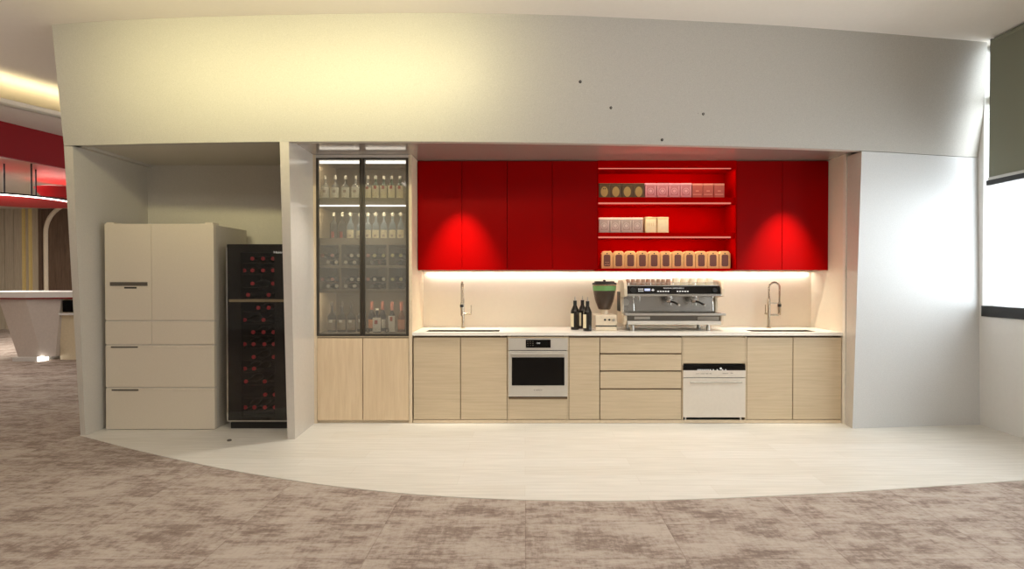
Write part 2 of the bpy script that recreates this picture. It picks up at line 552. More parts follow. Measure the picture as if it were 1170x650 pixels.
low = spline(plan([(73, 166.5), (200, 163.5), (330, 161.8), (475, 161.5), (585, 162.5), (700, 164.3), (830, 167), (960, 170.8), (1120, 180)], ZS))
top = spline(plan([(59, 28), (160, 22), (320, 17), (480, 15), (585, 16), (680, 19), (900, 30), (1128, 48)], ZC))
edge = spline(plan([(92, 498), (160, 515.5), (240, 533), (320, 547), (400, 558), (500, 567), (600, 571.5), (700, 572.5), (800, 570.5), (900, 566), (1000, 560.5), (1170, 549)], 0.0))
def low_at(x): 
    return min(low, key=lambda p: abs(p[0] - x))[1]

# ------------------------------------------------------------------ setting
o = MB().box(-20, XR + 0.3, -5, 16, -0.1, 0.0).build('floor', M['carpet']); struct(o)
# pale plank floor of the kitchen, a few millimetres proud of the carpet
mb = MB()
poly = [(x, y) for x, y in edge]
poly = [(-3.96, 6.1)] + [(-3.96, edge[0][1])] + poly[0:] + [(XR, edge[-1][1] + (XR - edge[-1][0]) * 0.25), (XR, 6.1)]
mb.prism(poly, 'z', -0.02, 0.004)
struct(mb.build('floor_planks', M['planks']))

o = MB().box(-20, XR + 0.3, -5, 16, ZC, ZC + 0.1).build('ceiling', M['ceil']); struct(o)

# curved soffit: front skin, lower lip, back
mb = MB()
rows = []
NZ = 10
for k in range(NZ + 1):
    t = k / NZ
    rows.append([(a[0] * (1 - t) + b[0] * t, a[1] * (1 - t) + b[1] * t, ZS + (ZC - ZS) * t) for a, b in zip(low, top)])
back = [[(p[0], p[1] + 0.07, p[2]) for p in r] for r in rows]
mb.grid(rows)
mb.grid(back, flip=True)
mb.grid([back[0], rows[0]])
for e in (0, -1):
    mb.grid([[r[e] for r in rows], [r[e] for r in back]])
bmesh.ops.remove_doubles(mb.bm, verts=mb.bm.verts, dist=1e-5)
struct(mb.build('wall_soffit', M['soffit'], smooth=True))

# jamb at the left end
def corner(px, py, z): 
    Y = Yat(py, z); return Y
jb_y = Yat(498, 0); jt_y = low[0][1] + 0.005
xb0, xb1 = Xat(92, jb_y, 0), Xat(97.5, jb_y, 0)
xt0, xt1 = Xat(73, jt_y, ZS), Xat(83, jt_y, ZS)
mb = MB().hexa([(xb0, jb_y, 0), (xb1, jb_y, 0), (-3.955, 5.98, 0), (-4.06, 5.98, 0)],
               [(xt0, jt_y, ZS), (xt1, jt_y, ZS), (-3.955, 5.98, ZS), (-4.06, 5.98, ZS)])
struct(mb.build('wall_left', M['niche']))
struct(box('wall_left_upper', M['niche'], None, -3.97, -3.9, 4.95, 6.1, ZS, ZC))

# partition between the fridge bay and the bar
pb_y, pt_y = Yat(502, 0), low_at(-1.97) + 0.004
mb = MB().hexa([(Xat(328.5, pb_y, 0), pb_y, 0.004), (Xat(337, pb_y, 0), pb_y, 0.004), (-2.055, YC + 0.5, 0.004), (-2.115, YC + 0.5, 0.004)],
               [(Xat(319.5, pt_y, ZS), pt_y, ZN), (Xat(330, pt_y, ZS), pt_y, ZN), (-2.055, YC + 0.5, ZN), (-2.115, YC + 0.5, ZN)])
struct(mb.build('wall_partition', M['gloss_wall']))

struct(box('wall_bay', M['niche'], None, -4.06, -2.06, 5.92, 6.1, 0, ZN))
def under(x0, x1):
    pts = [(x, y + 0.06) for x, y in low if x0 < x < x1]
    return [(x0, low_at(x0) + 0.06)] + pts + [(x1, low_at(x1) + 0.06)]
pb = under(-3.93, -2.03)
struct(MB().prism(pb + [(-2.03, 5.98), (-3.93, 5.98)], 'z', ZN, ZN + 0.05).build('ceiling_bay', M['niche']))
pb = under(-2.03, 3.12)
struct(MB().prism(pb + [(3.12, 6.1), (-2.03, 6.1)], 'z', ZN, ZN + 0.05).build('ceiling_bar', M['gloss_ceil']))
struct(box('wall_back', M['splash'], None, -2.1, 3.2, YB, YB + 0.1, 0, ZN))
struct(box('wall_niche_right', M['splash'], None, 3.05, 3.15, YC + 0.002, YB, 0, ZN))
struct(box('wall_niche_left', M['woodedge'], None, -1.112, -1.086, YC, YB, 0.0, ZN))
struct(box('wall_outer_back', M['niche'], None, -4.06, XR + 0.3, 6.1, 6.2, 0, ZC))

# end post at the right of the bar
struct(box('trim_1', M['post'], None, 3.05, 3.098, YC - 0.04, YC + 0.002, 0.004, ZN))

# curved white wall at the right of the bar
base = plan([(974, 490), (1045, 487.5), (1119, 485.5)], 0.0)
nb = 16
rows = []
lowR = []
xa = Xat(985, Yat(172, ZS), ZS)
for k in range(nb + 1):
    t = k / nb
    x = xa + (XR - xa) * t
    i = max(j for j in range(len(low)) if low[j][0] <= x) if x > low[0][0] else 0
    i = min(i, len(low) - 2)
    u = (x - low[i][0]) / (low[i + 1][0] - low[i][0])
    lowR.append((x, low[i][1] + u * (low[i + 1][1] - low[i][1])))
for q in range(9):
    s = q / 8
    r = []
    for k in range(nb + 1):
        t = k / nb
        bx_ = base[0][0] + (XR - base[0][0]) * t
        by_ = base[0][1] + (base[2][1] - base[0][1]) * t
        r.append((bx_ + (lowR[k][0] - bx_) * s, by_ + (lowR[k][1] + .004 - by_) * s, 0.004 + (ZS - 0.008) * s))
    rows.append(r)
mb = MB().grid(rows)
ret = [[r[0], (3.06, YC - 0.045, r[0][2])] for r in rows]
struct(mb.build('wall_front_right', M['sidewall'], smooth=True))
struct(MB().grid(ret).build('wall_return', M['gloss_wall']))

# window wall
ZSILL = Zat(349, 5.39)
struct(box('wall_right', M['white'], None, XR, XR + 0.2, -5, 6.2, 0, ZSILL - 0.1))
struct(box('wall_right_end', M['white'], None, XR, XR + 0.2, 5.36, 6.2, ZSILL - 0.1, ZC))
w = bpy.data.objects.new('window_1', None); COL.objects.link(w); w.location = (XR, 3, ZSILL); struct(w)
mb = MB()
mb.box(XR - 0.012, XR + 0.12, -3.2, 5.36, ZSILL - 0.1, ZSILL)
mb.box(XR + 0.05, XR + 0.12, -3.2, 5.36, ZC - 0.05, ZC)
for y in (-3.2, -1.5, 0.2, 1.9, 3.6):
    mb.box(XR + 0.05, XR + 0.12, y, y + 0.05, ZSILL, ZC - 0.05)
mb.build('window_frame', M['winframe'], w)
zt = Zat(113, 5.3)
box('transom', M['appl'], w, XR + 0.05, XR + 0.12, -3.2, 5.36, zt - 0.04, zt + 0.04)
box('window_pane', M['winpane'], w, XR + 0.085, XR + 0.091, -3.15, 5.358, ZSILL, ZC - 0.05)
struct(box('wall_right_near', M['white'], None, XR, XR + 0.2, -5, -3.2, ZSILL - 0.1, ZC))
struct(box('wall_rear', M['white'], None, -20, XR + 0.3, -5.1, -5, 0, ZC))

# roller blind
YBL = 5.17; XBL = Xat(1129.5, YBL)
zb = Zat(206, YBL)
t = thing('roller_blind', 'grey-green roller blind half lowered over the window at the right edge', 'blind', (XBL, 1.1, zb))
box('cloth', M['blind'], t, XBL, XBL + 0.004, -3.0, YBL, zb + 0.02, ZC - 0.05)
mb = MB().cyl((XBL + 0.03, -3.0, ZC - 0.04), (XBL + 0.03, YBL, ZC - 0.04), 0.035)
mb.build('roller', M['blind'], t, smooth=True)
box('bottom_bar', M['winframe'], t, XBL - 0.012, XBL + 0.022, -3.0, YBL + 0.02, zb - 0.045, zb + 0.0)
box('bar_face', M['steel'], t, XBL - 0.014, XBL + 0.018, -3.0, YBL + 0.0, zb + 0.0, zb + 0.025)
# side guide rail holding the blind
mb = MB().box(XBL + 0.02, XBL + 0.05, YBL + 0.012, YBL + 0.03, zb - 0.03, ZC)
mb.build('guide_rail', M['winframe'], t)

# ------------------------------------------------------------------ reception at the left
def seg(z, a, b):
    pa, pb = plan([a], z)[0], plan([b], z)[0]
    return pa, pb
lipa, lipb = seg(3.34, (0, 112), (68, 128))
reda, redb = seg(3.28, (0, 137), (73, 155))
def ext(a, b, y):
    k = (y - a[1]) / (b[1] - a[1]); return (a[0] + (b[0] - a[0]) * k, y)
L0, L1 = ext(lipa, lipb, 3.4), ext(lipa, lipb, 9.0)
R0, R1 = ext(reda, redb, 3.4), ext(reda, redb, 9.6)
mb = MB().prism([L0, L1, R1, R0], 'z', 3.27, 3.30)
struct(mb.build('ceiling_cove', M['ceil']))
d = Vector((L1[0] - L0[0], L1[1] - L0[1], 0)).normalized(); nrm = Vector((-d.y, d.x, 0))
mb = MB()
mb.hexa([(L0[0], L0[1], 3.27), (L1[0], L1[1], 3.27), (L1[0] + nrm.x * .02, L1[1] + nrm.y * .02, 3.27), (L0[0] + nrm.x * .02, L0[1] + nrm.y * .02, 3.27)],
        [(L0[0], L0[1], 3.345), (L1[0], L1[1], 3.345), (L1[0] + nrm.x * .02, L1[1] + nrm.y * .02, 3.345), (L0[0] + nrm.x * .02, L0[1] + nrm.y * .02, 3.345)])
struct(mb.build('trim_2', M['ceil']))
mb = MB()
mb.hexa([(L0[0] + nrm.x * .03, L0[1] + nrm.y * .03, 3.30), (L1[0] + nrm.x * .03, L1[1] + nrm.y * .03, 3.30), (L1[0] + nrm.x * .06, L1[1] + nrm.y * .06, 3.30), (L0[0] + nrm.x * .06, L0[1] + nrm.y * .06, 3.30)],
        [(L0[0] + nrm.x * .03, L0[1] + nrm.y * .03, 3.32), (L1[0] + nrm.x * .03, L1[1] + nrm.y * .03, 3.32), (L1[0] + nrm.x * .06, L1[1] + nrm.y * .06, 3.32), (L0[0] + nrm.x * .06, L0[1] + nrm.y * .06, 3.32)])
struct(mb.build('trim_3', M['ledcove']))
zr = Zat(180, reda[1])
dr = Vector((R1[0] - R0[0], R1[1] - R0[1], 0)).normalized(); nr = Vector((-dr.y, dr.x, 0))
mb = MB().hexa([(R0[0], R0[1], zr), (R1[0], R1[1], zr + 0.03), (R1[0] + nr.x * .05, R1[1] + nr.y * .05, zr + 0.03), (R0[0] + nr.x * .05, R0[1] + nr.y * .05, zr)],
               [(R0[0], R0[1], 3.28), (R1[0], R1[1], 3.28), (R1[0] + nr.x * .05, R1[1] + nr.y * .05, 3.28), (R0[0] + nr.x * .05, R0[1] + nr.y * .05, 3.28)])
struct(mb.build('trim_4', M['redfas']))
# upper ceiling above the cove, gloss ceiling of the reception
mb = MB().prism([(-20, 3.4), R0, R1, (R1[0], 16), (-20, 16)], 'z', 3.305, 3.36)
struct(mb.build('ceiling_reception', M['recceil']))
struct(MB().prism([(R1[0], 9.0), (L1[0], 9.0), (XR, 9), (XR, 16), (R1[0], 16)], 'z', 3.305, 3.36).build('ceiling_rear', M['ceil']))
YW = 15.5
mb = MB()
x = -20.0
while x < -4:
    mb.box(x, x + 0.235, YW - 0.03, YW + 0.1, 0, 3.36)
    mb.box(x + 0.235, x + 0.25, YW - 0.01, YW + 0.1, 0, 3.36)
    x += 0.25
struct(mb.build('wall_far', M['panelwood']))
struct(box('wall_side', M['white'], None, -20.1, -20, -5, 16, 0, 3.6))
for px in (29.5, 37.0):
    xg = Xat(px, YW)
    struct(box('trim_5' if px < 30 else 'trim_6', M['goldstrip'], None, xg - 0.03, xg + 0.03, YW - 0.08, YW - 0.03, 0, 3.3))
# arched walnut doorway
xa0 = Xat(52.5, YW - .1); ra = 0.80; xc = xa0 + ra; zspring = Zat(266, YW - .1)
arc = [(xc + ra * math.cos(a), zspring + ra * math.sin(a)) for a in [PI - PI * i / 24 for i in range(25)]]
dr1 = bpy.data.objects.new('door_1', None); COL.objects.link(dr1); dr1.location = (xc, YW - 0.06, 0); struct(dr1)
MB().prism([(xa0, 0)] + arc + [(xc + ra, 0)], 'y', YW - 0.075, YW - 0.04).build('door_panel', M['walnut'], dr1)
mb = MB()
mb.tube([(xa0, YW - 0.09, 0)] + [(p[0], YW - 0.09, p[1]) for p in arc] + [(xc + ra, YW - 0.09, 0)], 0.055, 8)
mb.build('door_frame', M['cream'], dr1, smooth=True)
struct(box('trim_7', M['walnut'], None, Xat(46.5, YW), Xat(50.5, YW), YW - 0.07, YW - 0.03, 0, 3.3))
struct(box('wall_walnut', M['walnut'], None, Xat(50.5, YW), -10.0, YW - 0.045, YW - 0.031, 0, 3.3))

# reception desk
YD = 9.55
def dx(px): return Xat(px, YD)
def dz(py): return Zat(py, YD)
t = thing('reception_desk', 'white reception desk with slanted pedestal seen past the left jamb', 'desk', (dx(40), YD, 0))
mb = MB().prism([(dx(-45), YD - 0.05), (dx(37), YD - 0.14), (dx(95), YD + 0.15), (dx(130), YD + 1.0), (dx(-45), YD + 1.0)], 'z', dz(340), dz(333.5))
mb.build('desk_top', M['white'], t, 0.004)
mb = MB().prism([(dx(-44), YD - 0.03), (dx(37), YD - 0.12), (dx(95), YD + 0.17), (dx(95), YD + 0.2), (dx(-44), YD + 0.2)], 'z', dz(341.5), dz(340))
mb.build('red_edge', M['redfas'], t)
mb = MB()
mb.hexa([(dx(20), YD, 0.06), (dx(47), YD, 0.06), (dx(47), YD + .6, 0.06), (dx(20), YD + .6, 0.06)],
        [(dx(-2), YD, dz(341.5)), (dx(34), YD - .08, dz(341.5)), (dx(34), YD + .6, dz(341.5)), (dx(-2), YD + .6, dz(341.5))])
mb.build('pedestal', M['deskp'], t)
mb = MB().hexa([(dx(47), YD, 0.07), (dx(58), YD + .08, 0.07), (dx(58), YD + .6, 0.07), (dx(47), YD + .6, 0.07)],
               [(dx(34), YD - .08, dz(341.5)), (dx(63), YD + .12, dz(341.5)), (dx(63), YD + .6, dz(341.5)), (dx(34), YD + .6, dz(341.5))])
mb.build('side_panel', M['deskp'], t)
box('counter_body', M['deskc'], t, dx(59), dx(120), YD + 0.16, YD + .9, 0, dz(341.5))
o = box('monitor_panel', M['black'], t, dx(64.5), dx(90), YD + 0.12, YD + 0.16, dz(357), dz(343.5))
box('ledge', M['white'], t, dx(62), dx(120), YD + 0.08, YD + 0.2, dz(360.5), dz(358))
box('plinth', M['white'], t, dx(17), dx(46), YD - 0.06, YD + .5, 0, 0.07)
box('plinth_light', M['led'], t, dx(45.5), dx(49), YD - 0.065, YD + .1, 0.005, 0.075)

# ring pendant
t = thing('ring_pendant_lamp', 'large red ring pendant lamp with white glowing rim over the reception desk', 'lamp', (-8.66, 9.55, 2.6))
cx_, cy_, rr = -8.66, 9.55, 0.86
zc_ = Zat(238, 10.2) + 0.02
def ring_mb(r0, r1, z0, z1, n=64):
    mb = MB()
    mb.lathe([(r0, z0), (r1, z0), (r1, z1), (r0, z1), (r0, z0)], (cx_, cy_, 0), n)
    return mb
ring_mb(0.02, rr - 0.02, zc_ + 0.005, zc_ + 0.055).build('ring_body', M['redfas'], t, smooth=True)
ring_mb(rr - 0.02, rr, zc_ + 0.018, zc_ + 0.034).build('glowing_rim', M['led'], t, smooth=True)
ring_mb(rr - 0.05, rr + 0.006, zc_ + 0.036, zc_ + 0.06).build('rim_cap', M['blackm'], t, smooth=True)
for px in (6, 37, 42):
    y = 9.4 if px != 42 else 9.9
    xx = Xat(px, y)
    MB().cyl((xx, y, zc_ + 0.05), (xx, y, 3.305), 0.012, n=8).build('suspension_rod', M['blackm'], t)
t = thing('bowl_pendant_lamp', 'red bowl-shaped pendant hanging behind the ring lamp, partly hidden by the jamb', 'lamp', (Xat(80, 11.2), 11.2, Zat(229, 11.2)))
c = t.location
MB().lathe([(0.30, 0.0), (0.40, 0.02), (0.50, 0.14), (0.54, 0.21), (0.50, 0.22), (0.0, 0.22)], c, 40).build('shade', M['redfas'], t, smooth=True)
MB().cyl((c.x, c.y, c.z + 0.2), (c.x, c.y, 3.305), 0.012, n=8).build('suspension_rod', M['blackm'], t)

# ------------------------------------------------------------------ refrigerator
YF = Yat(491.5, 0.03)
YF = 5.20
def fx(px): return Xat(px, YF)
def fz(py): return Zat(py, YF)
FX0, FX1 = fx(119.5), fx(244.5)
zf0, zf1 = fz(490.5), fz(255.5)
t = thing('refrigerator', 'large champagne-coloured refrigerator with two doors over four drawers', 'refrigerator', ((FX0 + FX1) / 2, YF + .35, 0.004))
box('body', M['fridgeside'], t, FX0 + 0.004, FX1 - 0.002, YF + 0.007, YF + 0.62, zf0 + 0.0, zf1 - 0.008, 0.006)
xm = fx(173)
g = 0.0013
def front(name, x0, x1, z0, z1): return box(name, M['fridge'], t, x0 + g, x1 - g, YF, YF + 0.042, z0 + g, z1 - g, 0.004)
dl = front('door', FX0, xm, fz(366), zf1)
dr_ = front('door', xm, FX1, fz(366), zf1)
front('drawer', FX0, xm, fz(393.5), fz(367.2))
front('drawer', xm, FX1, fz(393.5), fz(367.2))
d3 = front('drawer', FX0, FX1, fz(442.3), fz(394.8))
d4 = front('drawer', FX0, FX1, zf0, fz(443.6))
box('handle', M['handledark'], dl, fx(126), fx(168.5), YF - 0.006, YF + 0.004, fz(326.5), fz(322.3), 0.001)
box('control_display', M['ink'], dl, fx(142), fx(156), YF - 0.003, YF + 0.004, fz(329.6), fz(327.8))
box('handle', M['handledark'], d3, fx(126.5), fx(157), YF - 0.005, YF + 0.004, fz(397.3), fz(395.6))
box('handle', M['handledark'], d4, fx(127), fx(157.5), YF - 0.005, YF + 0.004, fz(446.3), fz(444.6))
box('lip', M['fridgelip'], d3, fx(175), fx(243.5), YF - 0.006, YF + 0.004, fz(396.6), fz(395.0))
box('lip', M['fridgelip'], d4, fx(175), fx(243.5), YF - 0.006, YF + 0.004, fz(445.4), fz(443.8))
for px in (125, 238):
    box('hinge_cap', M['fridge'], t, fx(px) - 0.035, fx(px) + 0.035, YF + 0.01, YF + 0.12, zf1 - 0.009, zf1 + 0.014, 0.004)
for px in (127, 239):
    for yy in (YF + 0.03, YF + 0.5):
        MB().cyl((fx(px), yy + .03, 0.004), (fx(px), yy + .03, zf0 + 0.006), 0.03).build('foot', M['ink'], t)

# ------------------------------------------------------------------ wine cooler
YW_ = 5.21
def wx(px): return Xat(px, YW_)
def wz(py): return Zat(py, YW_)
WX0 = wx(259.5); WX1 = WX0 + 0.59
wz0, wz1 = 0.004, wz(279)
D = 0.58
t = thing('wine_cooler', 'tall black wine cooler with a dark glass door beside the refrigerator', 'wine cooler', ((WX0 + WX1) / 2, YW_ + .3, 0.004))
box('side_wall', M['blackm'], t, WX0, WX0 + 0.05, YW_ + 0.05, YW_ + D, 0.064, wz1)
box('side_wall', M['blackm'], t, WX1 - 0.05, WX1, YW_ + 0.05, YW_ + D, 0.064, wz1)
box('top_wall', M['blackm'], t, WX0 + .05, WX1 - .05, YW_ + 0.05, YW_ + D, wz1 - 0.05, wz1)
box('bottom_wall', M['blackm'], t, WX0 + .05, WX1 - .05, YW_ + 0.05, YW_ + D, 0.064, 0.13)
box('back_wall', M['cellar'], t, WX0 + .05, WX1 - .05, YW_ + D - 0.03, YW_ + D, 0.13, wz1 - .05)
box('base', M['blackm'], t, WX0 + 0.01, WX1 - 0.01, YW_ + 0.03, YW_ + D, 0.004, 0.062)
# door
mb = MB()
zd0, zd1 = 0.085, wz1
fw = wx(275) - WX0; fw2 = 0.155
mb.box(WX0, WX0 + fw, YW_, YW_ + 0.045, zd0, zd1)
mb.box(WX1 - fw2, WX1, YW_, YW_ + 0.045, zd0, zd1)
mb.box(WX0 + fw, WX1 - fw2, YW_, YW_ + 0.045, zd1 - 0.075, zd1)
mb.box(WX0 + fw, WX1 - fw2, YW_, YW_ + 0.045, zd0, wz(476))
door = mb.build('door', M['blackm'], t)
box('door_glass', M['coolpane'], door, WX0 + 0.012, WX1 - 0.002, YW_ - 0.006, YW_ - 0.001, zd0 + 0.004, zd1 - 0.004)
box('edge_trim', M['chrome'], door, WX0 - 0.004, WX0 + 0.008, YW_ - 0.009, YW_ + 0.03, zd0, zd1 - 0.03)
box('bottom_trim', M['steel'], door, WX0, WX1, YW_ - 0.008, YW_ + 0.0, zd0 - 0.008, zd0 + 0.002)
text('logo_lettering', 'Haier', 0.030, M['silverink'], door, (wx(318.5), YW_ - 0.0075, wz(288.3)), width=0.085)
# shelf divider and shelves with bottles
box('zone_divider', M['gold'], t, WX0 + 0.05, WX1 - 0.05, YW_ + 0.06, YW_ + D - .04, wz(343.8) - 0.004, wz(343.8) + 0.010)
box('divider_strip', M['gold'], door, WX0 + 0.02, WX1 - 0.004, YW_ - 0.0075, YW_ - 0.0062, wz(345), wz(341.8))
YT = YW_ + 0.075
wr = 0.036
def lying(cap, body, name, label, cat, group, rb=0.036, L=0.30, rc=0.0175):
    r = thing(name, label, cat, (0, 0, 0), group)
    MB().lathe([(0, 0.012), (rc - .003, 0.012), (rc - .002, 0.11), (rc + 0.002, 0.13), (rb, 0.19), (rb, L - 0.005), (rb * .9, L), (0, L)], (0, 0, 0), 14, 'y').build('glass', body, r, smooth=True)
    MB().lathe([(0, 0.0), (rc, 0.0), (rc + .001, 0.003), (rc, 0.014), (0, 0.014)], (0, 0, 0), 14, 'y').build('capsule', cap, r, smooth=True)
    return r
rows_w = [(295.5, [288.2, 300.4, 311.8]), (309, [278.6, 288.2, 300.4, 311.8]), (324, [288.2, 311.8]), (337, [283, 306.6]),
          (351.7, [294.6, 306.6]), (365.6, [279, 300.5]), (379.6, [288.6, 300.5, 312]), (393.3, [278.6, 289, 301.4, 312.2]),
          (408, [289, 312.3]), (421.3, [278.8, 289.4]), (436, [280, 301.6]), (451, [302, 313]), (465.6, [279, 289.6, 301.6, 313])]
first = None
for ri, (py, xs) in enumerate(rows_w):
    z = Zat(py, YT)
    mb = MB()
    mb.box(WX0 + 0.05, WX1 - 0.05, YT + 0.03, YT + 0.045, z - wr - 0.007, z - wr - 0.0005)
    for k in range(12):
        xx = WX0 + 0.055 + k * (WX1 - WX0 - 0.115) / 11
        mb.box(xx, xx + 0.005, YT + 0.045, YW_ + D - 0.032, z - wr - 0.007, z - wr - 0.0005)
    mb.build('shelf', M['cellar'], t)
    rowname = 'on wine cooler shelf row %s from top' % (['one','two','three','four','five','six','seven','eight','nine','ten','eleven','twelve','thirteen'])[ri]
    for ci, px in enumerate(xs):
        lab = 'red-capped wine bottle lying %s %s' % ({0: 'leftmost', len(xs) - 1: 'rightmost'}.get(ci, ['', 'second from left', 'third from left'][min(ci, 2)]), rowname)
        loc = (Xat(px, YT), YT, z)
        if first is None:
            first = lying(M['redcap'], M['lyingglass'], 'wine_bottle', lab, 'bottle', 'wine bottles lying in the wine cooler')
            first.location = loc
        else:
            dup(first, loc, lab)
o = MB().lathe([(0, 0.0005), (0.018, 0.0), (0.018, 0.010), (0.012, 0.014), (0, 0.014)], (0, 0, 0), 12).build('floor_cap', M['handledark'], None, smooth=True)
yy = Yat(503.5, 0.005); o.location = (Xat(262, yy, 0), yy, 0.0035)
tag(o, 'tiny grey cap on the pale floor in front of the wine cooler', 'cap')

# ------------------------------------------------------------------ tall display cabinet
def cx(px): return Xat(px, YC)
def cz(py): return Zat(py, YC)
TX0, TX1 = cx(361.5), cx(467)
ZT0, ZT1 = 0.03, cz(180.5)
t = thing('display_cabinet', 'tall bottle cabinet with two framed glass doors above two ash doors', 'cabinet', ((TX0 + TX1) / 2, YC + .3, 0.004))
SX0, SX1 = cx(356.5), TX1 + 0.004
zmid = cz(384.3)
box('side_panel', M['woodedge'], t, SX0, TX0, YC - 0.0, YB - 0.01, 0.004, ZN - 0.002)
box('side_panel', M['woodedge'], t, TX1, SX1, YC - 0.0, YB - 0.01, 0.004, ZN - 0.002)
box('top_filler', M['gloss_wall'], t, TX0, TX1, YC - 0.0, YB - 0.01, ZT1 + .004, ZN - 0.002)
box('back_panel', M['shelfm'], t, TX0, TX1, YB - 0.03, YB - 0.012, zmid, ZT1)
box('plinth', M['woodedge'], t, TX0, TX1, YC + 0.03, YC + 0.05, 0.004, 0.05)
box('bottom_board', M['shelfm'], t, TX0, TX1, YC + 0.02, YB - 0.03, zmid - 0.01, cz(381) + .0)
xmid = cx(414.2)
sh1 = (cz(235.6), Zat(228, 5.55))
sh2 = (cz(279.5), Zat(272.8, 5.55))
sh3 = (cz(304.5) - 0.012, cz(304.5) + 0.012)
sh4 = (cz(334.5), cz(331) + 0.004)
for a, b_ in (sh1, sh2, sh3, sh4):
    box('shelf', M['shelfm'], t, TX0, TX1, YC + 0.03, YB - 0.03, a, b_)
zbot = cz(381)
for px in (387.3, 413.5, 441.8):
    box('divider', M['shelfm'], t, cx(px) - 0.012, cx(px) + 0.012, YC + 0.035, YB - 0.03, sh4[1], sh2[0])
for (a, bb) in ((364.5, 410.3), (417.5, 463.5)):
    box('led_strip', M['ledcab'], t, cx(a), cx(bb), YC + 0.022, YC + 0.034, cz(186.2), cz(182.9))
    box('led_strip', M['ledcab'], t, cx(a), cx(bb), YC + 0.022, YC + 0.032, cz(235.4), cz(233.8))
    box('led_strip', M['gold'], t, cx(a), cx(bb), YC + 0.022, YC + 0.032, cz(334.5), cz(332.6))
for (x0, x1) in ((TX0, xmid), (xmid, TX1)):
    mb = MB()
    x0 += 0.002; x1 -= 0.003; z0 = cz(383.5); z1 = ZT1; w_ = 0.022
    mb.box(x0, x0 + w_, YC - 0.004, YC + 0.016, z0, z1); mb.box(x1 - w_, x1, YC - 0.004, YC + 0.016, z0, z1)
    mb.box(x0 + w_, x1 - w_, YC - 0.004, YC + 0.016, z1 - w_ * .7, z1); mb.box(x0 + w_, x1 - w_, YC - 0.004, YC + 0.016, z0, z0 + 0.014)
    fr = mb.build('glass_door', M['frame'], t)
    box('pane', M['pane'], fr, x0 + w_ - .004, x1 - w_ + .004, YC + 0.004, YC + 0.008, z0 + .01, z1 - w_ * .6)
for (x0, x1) in ((TX0, xmid), (xmid, TX1)):
    box('door', M['woodv'], t, x0 + 0.003, x1 - 0.004, YC, YC + 0.02, cz(480), cz(386.5), 0.0015)
box('inner_box', M['gapdark'], t, TX0, TX1, YC + 0.022, YC + 0.03, 0.05, zmid - 0.012)
box('rail', M['woodedge'], t, TX0, TX1, YC + 0.001, YC + 0.02, zmid - 0.008, zmid)

# bottles
def bottle(name, label, cat, group, h, r, neck, glass, capm, labm=None, lab=(0.1, 0.5), shoulder=0.62, emblem=None, n=18, capfrac=0.86, labfrac=1.0, labx=None):
    """standing bottle in local coordinates, base at the origin"""
    t = thing(name, label, cat, (0, 0, 0), group)
    s = h * shoulder
    MB().lathe([(0, 0.0), (r * .93, 0.0), (r, 0.006), (r, s), (r * .92, s + h * .04), (neck * 1.25, s + h * .15), (neck, s + h * .2), (neck, h * .97), (0, h * .97)], (0, 0, 0), n).build('glass', glass, t, smooth=True)
    MB().lathe([(neck + .0015, h * capfrac), (neck + .003, h * capfrac), (neck + .003, h), (0, h)], (0, 0, 0), n).build('cap', capm, t, smooth=True)
    if labm:
        a = 1.25 * labfrac
        l = MB().lathe([(r + 0.001, h * lab[0]), (r + 0.001, h * lab[1])], (0, 0, 0), 16, 'z', -PI / 2 - a, -PI / 2 + a).build('label', labm, t, smooth=True, recalc=False)
        if emblem:
            em, f = emblem
            zc = h * (lab[0] + (lab[1] - lab[0]) * f)
            q = (lab[1] - lab[0]) * h * .13
            MB().lathe([(r + 0.002, zc - q), (r + 0.002, zc + q)], (0, 0, 0), 8, 'z', -PI / 2 - .36, -PI / 2 + .36).build('emblem', em, l, smooth=True, recalc=False)
    return t

YBT = 5.55
def bx_(px, y=YBT): return Xat(px, y)
g = 'bottles on the top shelf of the glass cabinet'
h1 = Zat(201, YBT) - sh1[1]
A = None
xsA = [372.3, 383.5, 395.4, 406.8]
for i, px in enumerate(xsA):
    lab = nth(i, 4, 'clear short bottle') + ' on the top cabinet shelf'
    loc = (bx_(px), YBT, sh1[1])
    if A is None:
        A = bottle('spirit_bottle', lab, 'bottle', g, h1, 0.039, 0.010, M['clearb'], M['whitecap'], M['paperw'], (0.06, 0.5), 0.52, (M['tin_grey'], .6)); A.location = loc
    else: dup(A, loc, lab)
o = bottle('spirit_bottle', 'clear bottle with a red shoulder on the top cabinet shelf beside the centre frame', 'bottle', g, h1, 0.037, 0.010, M['clearb'], M['whitecap'], M['paper'], (0.05, 0.5), 0.52, (M['redlabel'], .95))
o.location = (bx_(420.8), YBT, sh1[1])
A = None
for i, px in enumerate([429.6, 438.6, 447.8, 457.0]):
    lab = nth(i, 4, 'green-necked bottle with cream label') + ' on the top cabinet shelf'
    loc = (bx_(px), YBT + .01 * (i % 2), sh1[1])
    if A is None:
        A = bottle('spirit_bottle', lab, 'bottle', g, h1, 0.034, 0.0105, M['glassgreen'], M['whitecap'], M['paper'], (0.05, 0.58), 0.56, (M['redlabel'], .85)); A.location = loc
    else: dup(A, loc, lab)
g = 'bottles on the second shelf of the glass cabinet'
h2 = Zat(242.8, YBT) - sh2[1]
A = None
for i, px in enumerate([381.5, 391.3]):
    lab = ('left' if i == 0 else 'right') + ' slim dark bottle with a red side label on the second cabinet shelf'
    loc = (bx_(px), YBT, sh2[1])
    if A is None:
        A = bottle('spirit_bottle', lab, 'bottle', g, h2, 0.036, 0.010, M['greyb'], M['whitecap'], M['redlabel'], (0.03, 0.26), 0.55, None, labfrac=.3); A.location = loc
    else: dup(A, loc, lab)
A = None
